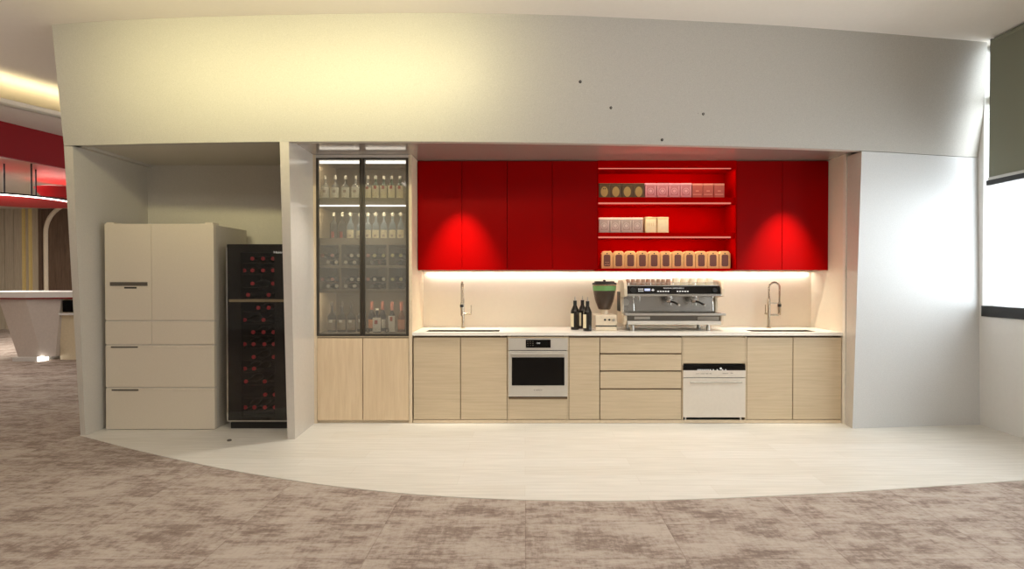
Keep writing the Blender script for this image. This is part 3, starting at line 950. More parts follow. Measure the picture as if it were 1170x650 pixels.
xs = [400.8, 409.0, 420.6, 429.6, 439.0, 448.7, 458.0]
xs[1] = 408.9
for i, px in enumerate(xs):
    lab = nth(i, 7, 'blue-tinted bottle with square cream label') + ' on the second cabinet shelf'
    loc = (bx_(px), YBT + (.0 if i != 1 else .075), sh2[1])
    if A is None:
        A = bottle('gin_bottle', lab, 'bottle', g, h2, 0.0335, 0.010, M['blueb'], M['whitecap'], M['paper'], (0.0, 0.33), 0.5, (M['tin_grey'], .32))
        MB().cyl((-.022, 0, h2 * .93), (.022, 0, h2 * .93), 0.004, n=8).build('stopper_bar', M['whitecap'], A)
        A.location = loc
    else: dup(A, loc, lab)
# lying bottles in the cubby holes
YL = 5.475
floor2, floor1 = sh3[1], sh4[1]
r_ = 0.0302
kinds = {'w': M['whitecap'], 'y': M['yellowcap'], 'p': M['pinkcap'], 'd': M['handledark']}
knames = {'w': 'white-capped', 'y': 'yellow-capped', 'p': 'pink-capped', 'd': 'dim grey-capped'}
def cub(c): return 355 + c / 5.91
upper = [(78, 'p'), (146, 'p'), (213, 'd'), (276, 'w'), (323, 'w'), (380, 'p'), (431, 'y'), (492, 'y'), (551, 'y'), (608, 'y')]
lower = [(117, 'w'), (174, 'w'), (236, 'w'), (295, 'w'), (413, 'd'), (466, 'd'), (580, 'd'), (632, 'd')]
protos = {}
for rowi, fl in ((0, floor2), (1, floor1)):
    rn = ('upper', 'lower')[rowi] + ' cubby row'
    for which, lst in (('top', upper), ('bottom', lower)):
        cnt = {}
        for i, (c, k) in enumerate(lst):
            if rowi == 1 and which == 'top' and k == 'y': k = 'w' if i in (6, 7) else 'y'
            px = cub(c)
            # keep clear of the dividers
            for dpx in (387.3, 413.5, 441.8):
                m_ = 0.012 + r_ + 0.001
                dX = Xat(dpx, YC)
                X_ = Xat(px, YL)
                if abs(X_ - dX) < m_: X_ = dX + (m_ if X_ > dX else -m_)
                px = CX + X_ * F / (YL * CT)
            X_ = Xat(px, YL)
            X_ = max(TX0 + r_ + 0.002, min(TX1 - r_ - 0.002, X_))
            z = fl + r_ + (0.0 if which == 'bottom' else 0.066)
            lab = '%s bottle end, %s in %s layer of the %s' % (knames[k], {0: 'leftmost', len(lst) - 1: 'rightmost'}.get(i, ORD[i] + ' from left'), which, rn)
            if k not in protos:
                protos[k] = lying(kinds[k], M['lyingglass'], 'wine_bottle', lab, 'bottle', 'bottles lying in the cabinet cubby holes', rb=r_, L=0.30, rc=0.0165)
                protos[k].location = (X_, YL, z)
            else:
                dup(protos[k], (X_, YL, z), lab)
# bottom compartment
g = 'bottles in the bottom compartment of the glass cabinet'
YQ = 5.56
h4 = Zat(345, YQ) - zbot
A = None
for i, px in enumerate([379.2, 390.4, 401.4, 409.6]):
    lab = nth(i, 4, 'dark squat bottle') + ' in the bottom glass compartment, left side'
    loc = (bx_(px, YQ), YQ + (.09 if i == 3 else 0), zbot)
    if A is None:
        A = bottle('liqueur_bottle', lab, 'bottle', g, h4, 0.043, 0.012, M['greyb'], M['handledark'], M['shelfm'], (0.08, 0.42), 0.5, (M['paperw'], .85)); A.location = loc
    else: dup(A, loc, lab)
def one(px, y, lab, hh, r, gl, cap, lm, lr, em, cf=.72):
    o = bottle('liqueur_bottle', lab, 'bottle', g, hh, r, 0.0125, gl, cap, lm, lr, 0.52, em, capfrac=cf); o.location = (bx_(px, y), y, zbot)
one(424.6, 5.68, 'pink-capped bottle at back left of the bottom right compartment', h4, .036, M['glassdark'], M['pinkcap'], M['orange'], (.1, .4), None)
one(437.0, 5.68, 'pink-capped bottle behind the round-label bottle in the bottom right compartment', h4, .034, M['glassdark'], M['pinkcap'], M['paperw'], (.1, .4), None)
one(430.8, 5.53, 'short dark bottle with a round red emblem on a white label', h4 * .80, .042, M['glassdark'], M['whitecap'], M['paperw'], (.04, .62), (M['redlabel'], .68), .9)
one(447.7, 5.55, 'bottle with tall red and white label in the bottom right compartment', h4, .033, M['glassdark'], M['pinkcap'], M['paperw'], (.02, .55), (M['redlabel'], .8))
one(458.6, 5.56, 'pink-capped bottle with an orange label at the right end of the bottom compartment', h4, .036, M['amberb'], M['pinkcap'], M['orange'], (.1, .42), None)
for i, px in enumerate((420.4, 442.0)):
    y = YC + 0.06
    x = Xat(px, y)
    tt = thing('bar_tool', ('left' if i == 0 else 'right') + ' slim bar tool with a black ring foot in the bottom glass compartment', 'bar tool', (x, y, zbot), 'bar tools in the glass cabinet')
    mb = MB().tube([(x + .016 * math.cos(a), y, zbot + .0245 + .018 * math.sin(a)) for a in [2 * PI * k / 20 for k in range(20)]], 0.0055, 8, True)
    mb.build('ring_foot', M['blackm'], tt, smooth=True)
    MB().cyl((x, y, zbot + .045), (x, y, zbot + .17), 0.0025, n=8).build('rod', M['chrome'], tt, smooth=True)

# ------------------------------------------------------------------ base cabinets
BX0, BX1 = cx(471.3), 3.048
ZTOPD = cz(385.8)
ZB0 = cz(479.2)
ZCT0, ZCT1 = cz(383.3), cz(379.6)
def carcass(t, x0, x1):
    box('carcass', M['gapdark'], t, x0 + 0.001, x1 - 0.001, YC + 0.022, YB - 0.01, ZB0 - .005, ZCT0 - 0.012)
    box('plinth', M['woodedge'], t, x0 + 0.001, x1 - 0.001, YC + 0.008, YC + 0.03, 0.006, ZB0 - 0.006)
def bfront(t, name, p0, p1, q0, q1):
    return box(name, M['woodh'], t, cx(p0) + 0.004, cx(p1) - 0.004, YC, YC + 0.02, cz(q1) + 0.002, cz(q0), 0.0015)
def unit(p0, p1, name, label):
    t = thing(name, label, 'cabinet', ((cx(p0) + cx(p1)) / 2, YC + .3, 0.004))
    return t
def splitbox(t, p0, p1, q0):
    pass
P = [471.6, 526, 579.5, 650, 685.5, 779.5, 853.5, 906.5, 962.5]
t = unit(P[0], P[2], 'base_cabinet', 'two-door ash base cabinet under the left sink')
# sink units are open at the top so the basin can hang inside
def hollow(t, x0, x1):
    x0 += .001; x1 -= .001
    box('side_panel', M['gapdark'], t, x0, x0 + .018, YC + .022, YB - .01, ZB0 - .005, ZCT0 - .012)
    box('side_panel', M['gapdark'], t, x1 - .018, x1, YC + .022, YB - .01, ZB0 - .005, ZCT0 - .012)
    box('bottom_panel', M['gapdark'], t, x0 + .018, x1 - .018, YC + .022, YB - .01, ZB0 - .005, ZB0 + .013)
    box('front_rail', M['gapdark'], t, x0 + .018, x1 - .018, YC + .022, YC + .028, ZB0 + .013, ZCT0 - .012)
    box('plinth', M['woodedge'], t, x0, x1, YC + 0.008, YC + 0.03, 0.006, ZB0 - 0.006)
hollow(t, cx(P[0]) , cx(P[2]))
bfront(t, 'door', P[0] + .3, P[1], 385.8, 479.2); bfront(t, 'door', P[1], P[2], 385.8, 479.2)
t = unit(P[2], P[3], 'oven_housing', 'ash cabinet around the built-in oven with a low drawer')
def open_unit(t, x0, x1, z0, z1):
    """carcass with an opening between z0 and z1"""
    x0 += .001; x1 -= .001
    m = M['woodh']
    box('side_panel', m, t, x0, x0 + .012, YC + .0, YB - .01, ZB0 - .005, ZCT0 - .012)
    box('side_panel', m, t, x1 - .012, x1, YC + .0, YB - .01, ZB0 - .005, ZCT0 - .012)
    if z0 > ZB0 + .03: box('bottom_panel', m, t, x0 + .012, x1 - .012, YC + .022, YB - .01, ZB0 - .005, z0 - .001)
    if z1 < ZCT0 - .02: box('top_panel', m, t, x0 + .012, x1 - .012, YC + .022, YB - .01, z1, ZCT0 - .012)
    box('back_panel', m, t, x0 + .012, x1 - .012, YB - .03, YB - .01, max(z0, ZB0), min(z1, ZCT0 - .013))
    box('plinth', M['woodedge'], t, x0, x1, YC + 0.008, YC + 0.03, 0.006, ZB0 - 0.006)
ZO0 = cz(454.3)
open_unit(t, cx(P[2]), cx(P[3]), ZO0, ZCT0)
box('drawer', M['woodh'], t, cx(P[2]) + .015, cx(P[3]) - .015, YC, YC + .02, ZB0 + .002, cz(456.2), .0015)
box('top_rail', M['woodh'], t, cx(P[2]) + .0135, cx(P[3]) - .0135, YC, YC + .02, cz(386.3), ZCT0 - .012)
box('shadow_strip', M['gapdark'], t, cx(P[2]) + .0135, cx(P[3]) - .0135, YC + .003, YC + .021, cz(456), cz(454.2))
t = unit(P[3], P[4], 'base_cabinet', 'narrow single-door ash cabinet to the right of the oven')
carcass(t, cx(P[3]), cx(P[4])); bfront(t, 'door', P[3], P[4], 385.8, 479.2)
t = unit(P[4], P[5], 'drawer_cabinet', 'ash base unit with four drawers below the coffee machine')
carcass(t, cx(P[4]), cx(P[5]))
for q0, q1 in ((385.8, 403.6), (405, 423.4), (424.8, 443.8), (445.2, 479.2)):
    bfront(t, 'drawer', P[4], P[5], q0, q1)
t = unit(P[5], P[6], 'dishwasher_housing', 'ash cabinet around the dishwasher with a plain panel above it')
ZDW1 = cz(416)
open_unit(t, cx(P[5]), cx(P[6]), ZB0, ZDW1)
box('panel', M['woodh'], t, cx(P[5]) + .015, cx(P[6]) - .015, YC, YC + .02, cz(415), ZTOPD, .0015)
t = unit(P[6], P[8], 'base_cabinet', 'two-door ash base cabinet under the right sink')
hollow(t, cx(P[6]), cx(P[8]))
bfront(t, 'door', P[6], P[7], 385.8, 479.2); bfront(t, 'door', P[7], P[8], 385.8, 479.2)

# worktop with two sink cut-outs
SK = [(Xat(486, 5.5), Xat(570.5, 5.5)), (2.205, 2.845)]
SY0, SY1 = 5.475, 5.70
mb = MB()
y0, y1 = YC - 0.012, YB - 0.002
xs = [BX0 - .002, SK[0][0], SK[0][1], SK[1][0], SK[1][1], 3.046]
for i in range(5):
    if i in (1, 3):
        mb.box(xs[i], xs[i + 1], y0, SY0, ZCT0, ZCT1); mb.box(xs[i], xs[i + 1], SY1, y1, ZCT0, ZCT1)
    else: mb.box(xs[i], xs[i + 1], y0, y1, ZCT0, ZCT1)
bmesh.ops.remove_doubles(mb.bm, verts=mb.bm.verts, dist=1e-5)
o = mb.build('worktop', M['counter'], None, origin=(1.0, 5.7, ZCT0))
tag(o, 'long white stone worktop running over all the base cabinets', 'worktop')
for i, (a, b_) in enumerate(SK):
    mb = MB()
    a += .001; b_ -= .001; f0, f1 = SY0 + .001, SY1 - .001; zz1 = ZCT1 - .004; zz0 = zz1 - .19; w_ = .004
    mb.box(a, b_, f0, f1, zz0, zz0 + w_)
    mb.box(a, a + w_, f0, f1, zz0 + w_, zz1); mb.box(b_ - w_, b_, f0, f1, zz0 + w_, zz1)
    mb.box(a + w_, b_ - w_, f0, f0 + w_, zz0 + w_, zz1); mb.box(a + w_, b_ - w_, f1 - w_, f1, zz0 + w_, zz1)
    t = thing('sink', 'undermount steel sink in the %s end of the worktop' % ('left', 'right')[i], 'sink', ((a + b_) / 2, (f0 + f1) / 2, zz0), 'sinks in the worktop')
    mb.build('basin', M['sinkm'], t)
    MB().cyl(((a + b_) / 2, (f0 + f1) / 2, zz0 + w_), ((a + b_) / 2, (f0 + f1) / 2, zz0 + w_ + .004), .04).build('drain', M['chrome'], t)

# faucets: spring arch with a docked spray head; the arch swings along local +X
def make_faucet(label):
    t = thing('faucet', label, 'faucet', (0, 0, 0), 'faucets behind the sinks')
    mb = MB().lathe([(0, 0), (.024, 0), (.024, .008), (.016, .012), (.016, .30), (.012, .31), (0, .31)], (0, 0, 0), 16)
    mb.build('post', M['nickel'], t, smooth=True)
    R = .055
    path = [(0, 0, .30), (0, 0, .36), (0, 0, .42)] + [(R - R * math.cos(a), 0, .42 + .055 * math.sin(a)) for a in [PI * k / 14 for k in range(1, 15)]] + [(2 * R, 0, .34), (2 * R, 0, .27)]
    hose = MB().tube(path, .0075, 10).build('hose', M['nickel'], t, smooth=True)
    # spring coil around the hose
    coil = []
    segl = []
    pv = [Vector(p) for p in path]
    tot = sum((pv[i + 1] - pv[i]).length for i in range(len(pv) - 1))
    turns = 44; steps = turns * 8
    def at_s(s):
        for i in range(len(pv) - 1):
            l = (pv[i + 1] - pv[i]).length
            if s <= l or i == len(pv) - 2:
                d = (pv[i + 1] - pv[i]).normalized()
                return pv[i] + d * min(s, l), d
            s -= l
    for k in range(steps + 1):
        p, d = at_s(tot * k / steps)
        nrm = Vector((0, 1, 0)); b = d.cross(nrm)
        a = 2 * PI * turns * k / steps
        coil.append(p + (nrm * math.cos(a) + b * math.sin(a)) * .0105)
    MB().tube(coil, .0022, 5).build('spring', M['nickel'], hose, smooth=True)
    h = MB().lathe([(0, .135), (.012, .135), (.014, .15), (.0155, .2), (.0135, .27), (0, .27)], (2 * R, 0, 0), 14).build('spray_head', M['nickel'], t, smooth=True)
    MB().cyl((2 * R, 0, .222), (2 * R, 0, .25), .0185).build('collar', M['blackm'], h, smooth=True)
    MB().box(0.01, 2 * R, -.006, .006, .252, .264).build('holder_arm', M['nickel'], t, .001)
    MB().box(0.01, 2 * R - .01, -.008, .008, .128, .146).build('lower_arm', M['nickel'], t, .001)
    mb = MB().cyl((0, .01, .145), (0, .088, .145), .010); mb.cyl((0, .084, .145), (0, .084, .24), .0045)
    mb.build('lever', M['nickel'], t, smooth=True)
    return t
fa = make_faucet('sprung nickel faucet standing behind the right sink, seen side-on')
YFA = 5.885
fa.location = (Xat(878.5, YFA, 1), YFA, ZCT1)
dup(fa, (Xat(529, YFA, 1), YFA, ZCT1), 'sprung nickel faucet standing behind the left sink, seen end-on', -PI / 2)

# ------------------------------------------------------------------ oven
YO = YC - 0.012
def ox(px): return Xat(px, YO)
def oz(py): return Zat(py, YO)
t = thing('oven', 'built-in steel oven with black glass window', 'oven', (ox(614.7), YC + .25, ZO0))
box('body', M['blackm'], t, ox(582.5), ox(647), YC - .001, YC + .53, oz(453), oz(388))
p = box('control_panel', M['appl'], t, ox(580.8), ox(648.6), YO, YC - .001, oz(400), oz(386.6), .002)
dd = box('display', M['black'], p, ox(600.8), ox(629.2), YO - .004, YO + .003, oz(397.2), oz(388.0))
text('display_digits', '12:00', 0.020, M['silverink'], p, (ox(615), YO - .005, oz(392)), width=.032)
mb = MB()
for c in (603.2, 606, 609):
    for q in (390, 392.3, 394.6):
        mb.box(ox(c) - .005, ox(c) + .004, YO - .0052, YO - .0038, oz(q) - .003, oz(q) + .003)
mb.build('touch_keys', M['handledark'], p)
dr_ = box('door', M['appl'], t, ox(580.8), ox(648.6), YO, YC - .001, oz(453.2), oz(400.9), .002)
box('window', M['black'], dr_, ox(584.8), ox(645), YO - .003, YO + .003, oz(440.3), oz(408.3))
box('handle', M['steel'], dr_, ox(584), ox(645.5), YO - .022, YO + .001, oz(406.6), oz(403.6), .004)
text('logo_lettering', 'BOSCH', 0.016, M['ink'], dr_, (ox(616), YO - .0012, oz(445.6)), width=.055)
mb = MB().lathe([(.0036, 0), (.0052, 0), (.0052, .001), (.0036, .001)], (ox(610.6), YO - .0015, oz(445.6)), 16, 'y')
mb.build('logo_ring', M['ink'], dr_)

# ------------------------------------------------------------------ dishwasher
t = thing('dishwasher', 'pale built-in dishwasher with black control strip and bar handle', 'dishwasher', (ox(816.5), YC + .25, 0.006))
box('body', M['blackm'], t, ox(782.5), ox(850.5), YC - .001, YC + .53, ZB0 + .02, oz(417.2))
box('control_strip', M['black'], t, ox(780.9), ox(852.3), YO + .002, YC - .001, oz(423.0), oz(417.4))
cp = box('control_panel', M['applw'], t, ox(780.9), ox(852.3), YO, YC - .001, oz(431.2), oz(423.2), .001)
text('panel_lettering', 'eco  auto  60  45', 0.014, M['handledark'], cp, (ox(804.5), YO - .0012, oz(426.8)), width=.15)
text('panel_lettering', 'start  3h', 0.013, M['handledark'], cp, (ox(832), YO - .0012, oz(426.4)), width=.10)
mb = MB()
for c in (798, 800.3, 802.6, 804.9, 807.2, 809.5, 812, 815.5, 820, 826, 829.5):
    mb.box(ox(c) - .006, ox(c) + .006, YO - .001, YO + .003, oz(422.9), oz(421.9))
mb.cyl((ox(824), YO - .001, oz(421)), (ox(824), YO + .003, oz(421)), .010)
mb.build('indicator_marks', M['silverink'], t)
dd = box('door', M['applw'], t, ox(780.9), ox(852.3), YO, YC - .001, oz(476.8), oz(431.9), .002)
mb = MB().cyl((ox(788), YO - .032, oz(436)), (ox(847), YO - .032, oz(436)), .0085)
for c in (790, 845): mb.cyl((ox(c), YO - .032, oz(436)), (ox(c), YO + .002, oz(436)), .006)
mb.build('handle', M['steel'], dd, smooth=True)
for c in (784, 847): box('foot', M['appl'], t, ox(c) - .006, ox(c) + .006, YC - .010, YC - .001, ZB0 - .004, oz(476.6))

# ------------------------------------------------------------------ red wall cabinets
def ux(px): return Xat(px, YU)
def uz(py): return Zat(py, YU)
UZ0, UZ1 = uz(308.6), ZN - .003
def wallcab(label, p0, p1, p2, wl=0, wr=0):
    t = thing('wall_cabinet', label, 'cabinet', ((ux(p0) + ux(p2)) / 2, YU + .16, UZ0), 'red wall cabinets')
    box('carcass', M['red'], t, ux(p0) + .001 + wl, ux(p2) - .001 - wr, YU + .02, YB - .003, UZ0 + .006, UZ1)
    for a, b_ in ((p0, p1), (p1, p2)):
        box('door', M['red'], t, ux(a) + .0025 + (wl if a == p0 else 0), ux(b_) - .0025 - (wr if b_ == p2 else 0), YU, YU + .019, UZ0, uz(184.3), .001)
    return t
wallcab('glossy red two-door wall cabinet above the left sink', 477.2, 528, 579.6, wl=.0)
wallcab('red two-door wall cabinet left of the open shelves, above the oven', 579.6, 631, 682.6)
wallcab('glossy red two-door wall cabinet above the right sink', 841.3, 893.5, 946.2)
t = thing('open_shelf_unit', 'open red shelf unit with lit shelves between the red wall cabinets', 'shelf', (ux(762), YU + .16, UZ0))
ox0, ox1 = ux(682.6), ux(841.3)
zs = [(uz(308.9), Zat(306.9, 5.745)), (uz(271.6), Zat(266.2, 5.745)), (uz(232.6), Zat(226.2, 5.745))]
box('side_panel', M['redin'], t, ox0 + .001, ox0 + .008, YU, YB - .003, UZ0, UZ1)
box('side_panel', M['redin'], t, ox1 - .012, ox1 - .001, YU, YB - .003, UZ0, UZ1)
box('top_panel', M['redin'], t, ox0 + .008, ox1 - .012, YU, YB - .003, uz(192.0), UZ1)
box('back_panel', M['redin'], t, ox0 + .008, ox1 - .012, YB - .02, YB - .003, UZ0, uz(192.0))
for a, b_ in zs: box('shelf', M['redin'], t, ox0 + .008, ox1 - .012, YU + .012, YB - .02, a, b_)
for py in (191.6, 231.8, 270.7):
    box('led_strip', M['ledpink'], t, ox0 + .008, ux(834.8), YU + .002, YU + .012, uz(py + 1.2), uz(py - .5))

# tins and bags
YT_ = 5.745
def tx(px): return Xat(px, YT_)
def disc_ring(x, z, y, r0, r1, n=24, sq=1.0):
    mb = MB()
    pr = [(r0, 0), (r1, 0)]
    ring = []
    for r in (r0, r1):
        ring.append([(x + r * math.cos(2 * PI * i / n), y, z + sq * r * math.sin(2 * PI * i / n)) for i in range(n + 1)])
    mb.grid(ring)
    return mb
def tin(name, label, w, h, d, body, lid, printm, style, group):
    t = thing(name, label, 'tin', (0, 0, 0), group)
    b = box('body', body, t, -w / 2, w / 2, 0, d, 0, h * .88, .004)
    box('lid', lid, t, -w / 2 - .0006, w / 2 + .0006, -.0006, d + .0006, h * .88, h, .003)
    if style == 'oval':
        mb = MB(); n = 28
        mb.prism([(.036 * math.cos(2 * PI * i / n), h * .42 + .052 * math.sin(2 * PI * i / n)) for i in range(n)], 'y', -.0016, .0004)
        l = mb.build('oval_label', printm, b)
        for s in (-1, 1): MB().cyl((s * .008, -.0024, h * .62), (s * .008, -.0010, h * .62), .006, n=10).build('bean_mark', M['ink'], l)
    elif style == 'ring':
        disc_ring(0, h * .46, -.0012, .026, .032).build('ring_print', printm, b, recalc=False)
        disc_ring(0, h * .46, -.0012, .0, .016).build('dot_print', printm, b, recalc=False)
        mb = MB()
        mb.box(-w * .4, w * .4, -.0014, .0002, h * .10, h * .14)
        for s in (-1, 1): mb.box(s * w * .40 - .003, s * w * .40 + .003, -.0014, .0002, h * .17, h * .8)
        mb.build('border_print', printm, b)
    elif style == 'line':
        mb = MB().box(-w * .4, w * .4, -.0014, .0002, h * .22, h * .27); mb.box(-w * .15, w * .15, -.0014, .0002, h * .45, h * .52)
        mb.build('line_print', printm, b)
    elif style == 'panel':
        mb = MB().box(-w * .42, w * .42, -.0014, .0002, h * .04, h * .84); pn = mb.build('front_panel', printm, b)
        mb = MB()
        for k in range(4): mb.box(-w * .25 + k * w * .16 - .003, -w * .25 + k * w * .16 + .003, -.0024, -.0012, h * .42, h * .62)
        mb.build('print', M['tin_cream'], pn)
    return t
def row(fn, name, kind, where, pxs, z, w, h, y=YT_):
    A = None
    n = len(pxs)
    for i, px in enumerate(pxs):
        lab = nth(i, n, kind) + ' ' + where
        if n == 2: lab = ('left ' if i == 0 else 'right ') + kind + ' ' + where
        loc = (tx(px), y, z)
        if A is None: A = fn(lab); A.location = loc
        else: dup(A, loc, lab)
zt3, zt2, zt1 = zs[0][1], zs[1][1], zs[2][1]
hh = Zat(209.3, YT_) - zt1
gt = 'tins on the top open shelf'
row(lambda l: tin('coffee_tin', l, .114, hh, .11, M['tin_dark'], M['tin_dark'], M['tin_gold'], 'oval', gt), '', 'dark bronze tin with gold oval label', 'on the top open shelf', [690.4, 703.5, 716.6, 729.6], zt1, .114, hh)
row(lambda l: tin('tea_tin', l, .1155, hh, .11, M['tin_pink'], M['tin_pinkp'], M['tin_pinkp'], 'ring', gt), '', 'pink patterned tin', 'on the top open shelf', [743.2, 756.7, 770.2, 783.5], zt1, .116, hh)
row(lambda l: tin('tea_tin', l, .106, hh * .97, .10, M['tin_brick'], M['tin_brickp'], M['tin_brickp'], 'line', gt), '', 'brick-red tin', 'on the top open shelf', [796.4, 808.8, 821.4], zt1, .106, hh)
gt = 'tins on the middle open shelf'
hh2 = Zat(248.6, YT_) - zt2
row(lambda l: tin('tea_tin', l, .110, hh2, .11, M['tin_grey'], M['tin_lid'], M['tin_greyp'], 'ring', gt), '', 'grey patterned tin', 'on the middle open shelf', [690.0, 700.2 + 0.0, 713.8, 727.0] if False else [690.2, 702.9, 715.6, 728.3], zt2, .11, hh2)
hh3 = Zat(248.0, YT_) - zt2
row(lambda l: tin('tea_tin', l, .118, hh3, .11, M['tin_cream'], M['tin_cream'], M['tin_creamp'], 'panel', gt), '', 'cream tin', 'on the middle open shelf', [743.5, 757.2], zt2, .118, hh3)
def bag(l):
    h = Zat(287, YT_) - zt3; w = .1175
    t = thing('coffee_bag', l, 'bag', (0, 0, 0), 'kraft coffee bags on the bottom open shelf')
    mb = MB().prism([(-w / 2, 0), (w / 2, 0), (w / 2, h * .86), (w / 2 - .022, h), (-w / 2 + .022, h), (-w / 2, h * .86)], 'y', 0, .10)
    b = mb.build('body', M['kraft'], t, .006)
    lw, l0, l1, c = .034, h * .13, h * .80, .01
    mb = MB().prism([(-lw + c, l0), (lw - c, l0), (lw, l0 + c), (lw, l1 - c), (lw - c, l1), (-lw + c, l1), (-lw, l1 - c), (-lw, l0 + c)], 'y', -.0016, .0004)
    lb = mb.build('label', M['baglabel'], b)
    MB().cyl((0, -.0018, h * .86), (0, .0006, h * .86), .007, n=12).build('valve', M['ink'], b)
    mb = MB()
    mb.tube([(-lw * .8 + k * lw * 1.6 / 10, -.002, l0 + .016 + .005 * math.cos(k * PI / 2.5)) for k in range(11)], .0022, 6)
    mb.box(-lw * .7, lw * .7, -.003, -.0012, l0 + .038, l0 + .041)
    mb.build('wave_print', M['bagwave'], lb)
    return t
row(bag, '', 'kraft coffee bag with dark label', 'on the bottom open shelf', [693.6 + 13.46 * k for k in range(11)], zt3, .1175, .17)

# ------------------------------------------------------------------ three dark bottles
zct = ZCT1
def wine(label, px, y, rz):
    h = .335
    t = thing('wine_bottle', label, 'bottle', (0, 0, 0), 'dark bottles on the worktop')
    MB().lathe([(0, 0), (.040, 0), (.043, .006), (.043, .185), (.036, .205), (.020, .24), (.0165, .25), (.0165, .29), (0, .29)], (0, 0, 0), 10).build('glass', M['glassdark'], t, smooth=False)
    MB().lathe([(.0172, .235), (.0182, .25), (.0182, .293), (0, .293)], (0, 0, 0), 12).build('capsule', M['blackm'], t, smooth=True)
    MB().lathe([(0, .29), (.008, .292), (.006, .31), (.003, .335), (0, .335)], (0, 0, 0), 10).build('pourer', M['steel'], t, smooth=True)
    MB().lathe([(.0436, .03), (.0436, .165)], (0, 0, 0), 10, 'z', -PI, -PI * .62).build('label', M['paper'], t, smooth=True, recalc=False)
    t.location = (Xat(px, y), y, zct)
    return t
wine('leftmost dark bottle standing on the worktop', 657, 5.70, 0)
o = wine('dark bottle half hidden behind the two front bottles on the worktop', 665.5, 5.82, 0)
wine('front dark bottle with a pale side label beside the coffee grinder', 671.3, 5.55, 0)

# ------------------------------------------------------------------ coffee grinder
YG = 5.56
def gx(px): return Xat(px, YG)
def gz(py): return Zat(py, YG)
gcx, gcy = gx(692.3), YG + .11
t = thing('coffee_grinder', 'coffee grinder with a bean-filled hopper and green band', 'grinder', (gcx, gcy, zct))
b = box('base', M['cream'], t, gx(680.2), gx(704.8), YG, YG + .26, zct, gz(360), .008)
box('slot', M['blackm'], b, gx(680.5), gx(704.6), YG - .003, YG + .004, gz(373.0), gz(371.8))
for px in (691.2, 696.2):
    MB().cyl((gx(px), YG - .008, gz(365.4)), (gx(px), YG + .001, gz(365.4)), .010).build('button', M['blackm'], b, smooth=True)
k = MB().lathe([(0, -.016), (.012, -.016), (.015, 0), (.015, .002)], (gx(701.2), YG - .001, gz(365.6)), 16, 'y').build('dial', M['steel'], b, smooth=True)
zh0, zh1 = gz(354.5), gz(325.0)
r0, r1 = .05, .118
MB().cyl((gcx, gcy, gz(360) - .002), (gcx, gcy, zh0 + .002), .036).build('neck', M['cream'], t, smooth=True)
H = zh1 - zh0
prof = [(r0, 0), (r0 * 1.25, .04 * H), (r0 + (r1 - r0) * .62, .35 * H), (r1 * .93, .68 * H), (r1, H)]
MB().lathe([(r, zh0 + z) for r, z in prof], (gcx, gcy, 0), 28).build('hopper', M['hopper'], t, smooth=True)
MB().lathe([(0, zh0 + .004)] + [(r - .006, zh0 + z + .004) for r, z in prof[:-1]] + [(r1 * .95 - .006, zh0 + .74 * H), (0, zh0 + .74 * H)], (gcx, gcy, 0), 28).build('beans', M['beans'], t, smooth=True)
MB().lathe([(r1 * .955, zh0 + .75 * H), (r1 * .995 + .001, zh0 + .94 * H)], (gcx, gcy, 0), 28).build('band', M['greenband'], t, smooth=True)
mb = MB().lathe([(0, zh1 - .002), (r1 + .004, zh1 - .002), (r1 + .004, zh1 + .012), (r1 * .86, zh1 + .018), (r1 * .84, zh1 + .030), (0, zh1 + .030)], (gcx, gcy, 0), 28)
l = mb.build('lid', M['blackm'], t, smooth=True)
MB().lathe([(0, zh1 + .028), (.010, zh1 + .028), (.014, zh1 + .042), (0, zh1 + .046)], (gcx, gcy, 0), 14).build('lid_knob', M['blackm'], l, smooth=True)

# ------------------------------------------------------------------ espresso machine
YE = 5.56
def ex(px): return Xat(px, YE)
def ez(py): return Zat(py, YE)
EX0, EX1 = ex(716.5), ex(823.5)
YEB = 5.96
t = thing('espresso_machine', 'chrome two-group espresso machine with black control panel and cream sides', 'coffee machine', ((EX0 + EX1) / 2, 5.75, zct))
ztop, zpan0, zpan1 = ez(325.6), ez(335.6), ez(327.2)
zt0, zt1_ = ez(360.2), ez(357.6)
zlow = ez(371)
# main housing above, back and below
mb = MB()
mb.box(EX0, EX1, YE + .03, YEB, ez(338.5), ztop - .004)
mb.box(EX0, EX1, YE + .22, YEB, zt1_, ez(338.5))
mb.build('housing', M['steel'], t, .003)
mb = MB().box(EX0 + .004, EX1 - .004, YE + .205, YE + .219, zt1_ + .001, ez(338.8))
mb.build('backsplash_plate', M['plate'], t)
# control panel tilted
mb = MB().prism([(YE - .012, zpan0), (YE + .03, zpan0 - .002), (YE + .03, zpan1 + .004), (YE + .012, zpan1)], 'x', EX0 + .006, EX1 - .004)
pan = mb.build('control_panel', M['black'], t, .003)
def py_(z): return YE - .012 + .024 * (z - zpan0) / (zpan1 - zpan0)
zm = ez(331.6)
def dial(px, r):
    MB().cyl((ex(px), py_(zm) - .014, zm), (ex(px), py_(zm) + .004, zm), r, n=20).build('dial', M['blackm'], pan, smooth=True)
dial(723.5, .026); dial(816.5, .022)
box('screen', M['display'], pan, ex(736.5), ex(742.8), py_(ez(331)) - .004, py_(ez(331)) + .006, ez(333), ez(329.8))
mb = MB()
for x0_, n in ((751.8, 5), (774, 5)):
    for k_ in range(n):
        c = x0_ + k_ * 2.9
        mb.box(ex(c) - .008, ex(c) + .008, py_(ez(332.8)) - .004, py_(ez(332.8)) + .004, ez(333.6), ez(332.2))
for c in (730, 732.2, 734.3):
    for q in (330.2, 332.4): mb.box(ex(c) - .006, ex(c) + .006, py_(ez(q)) - .004, py_(ez(q)) + .004, ez(q) - .006, ez(q) + .004)
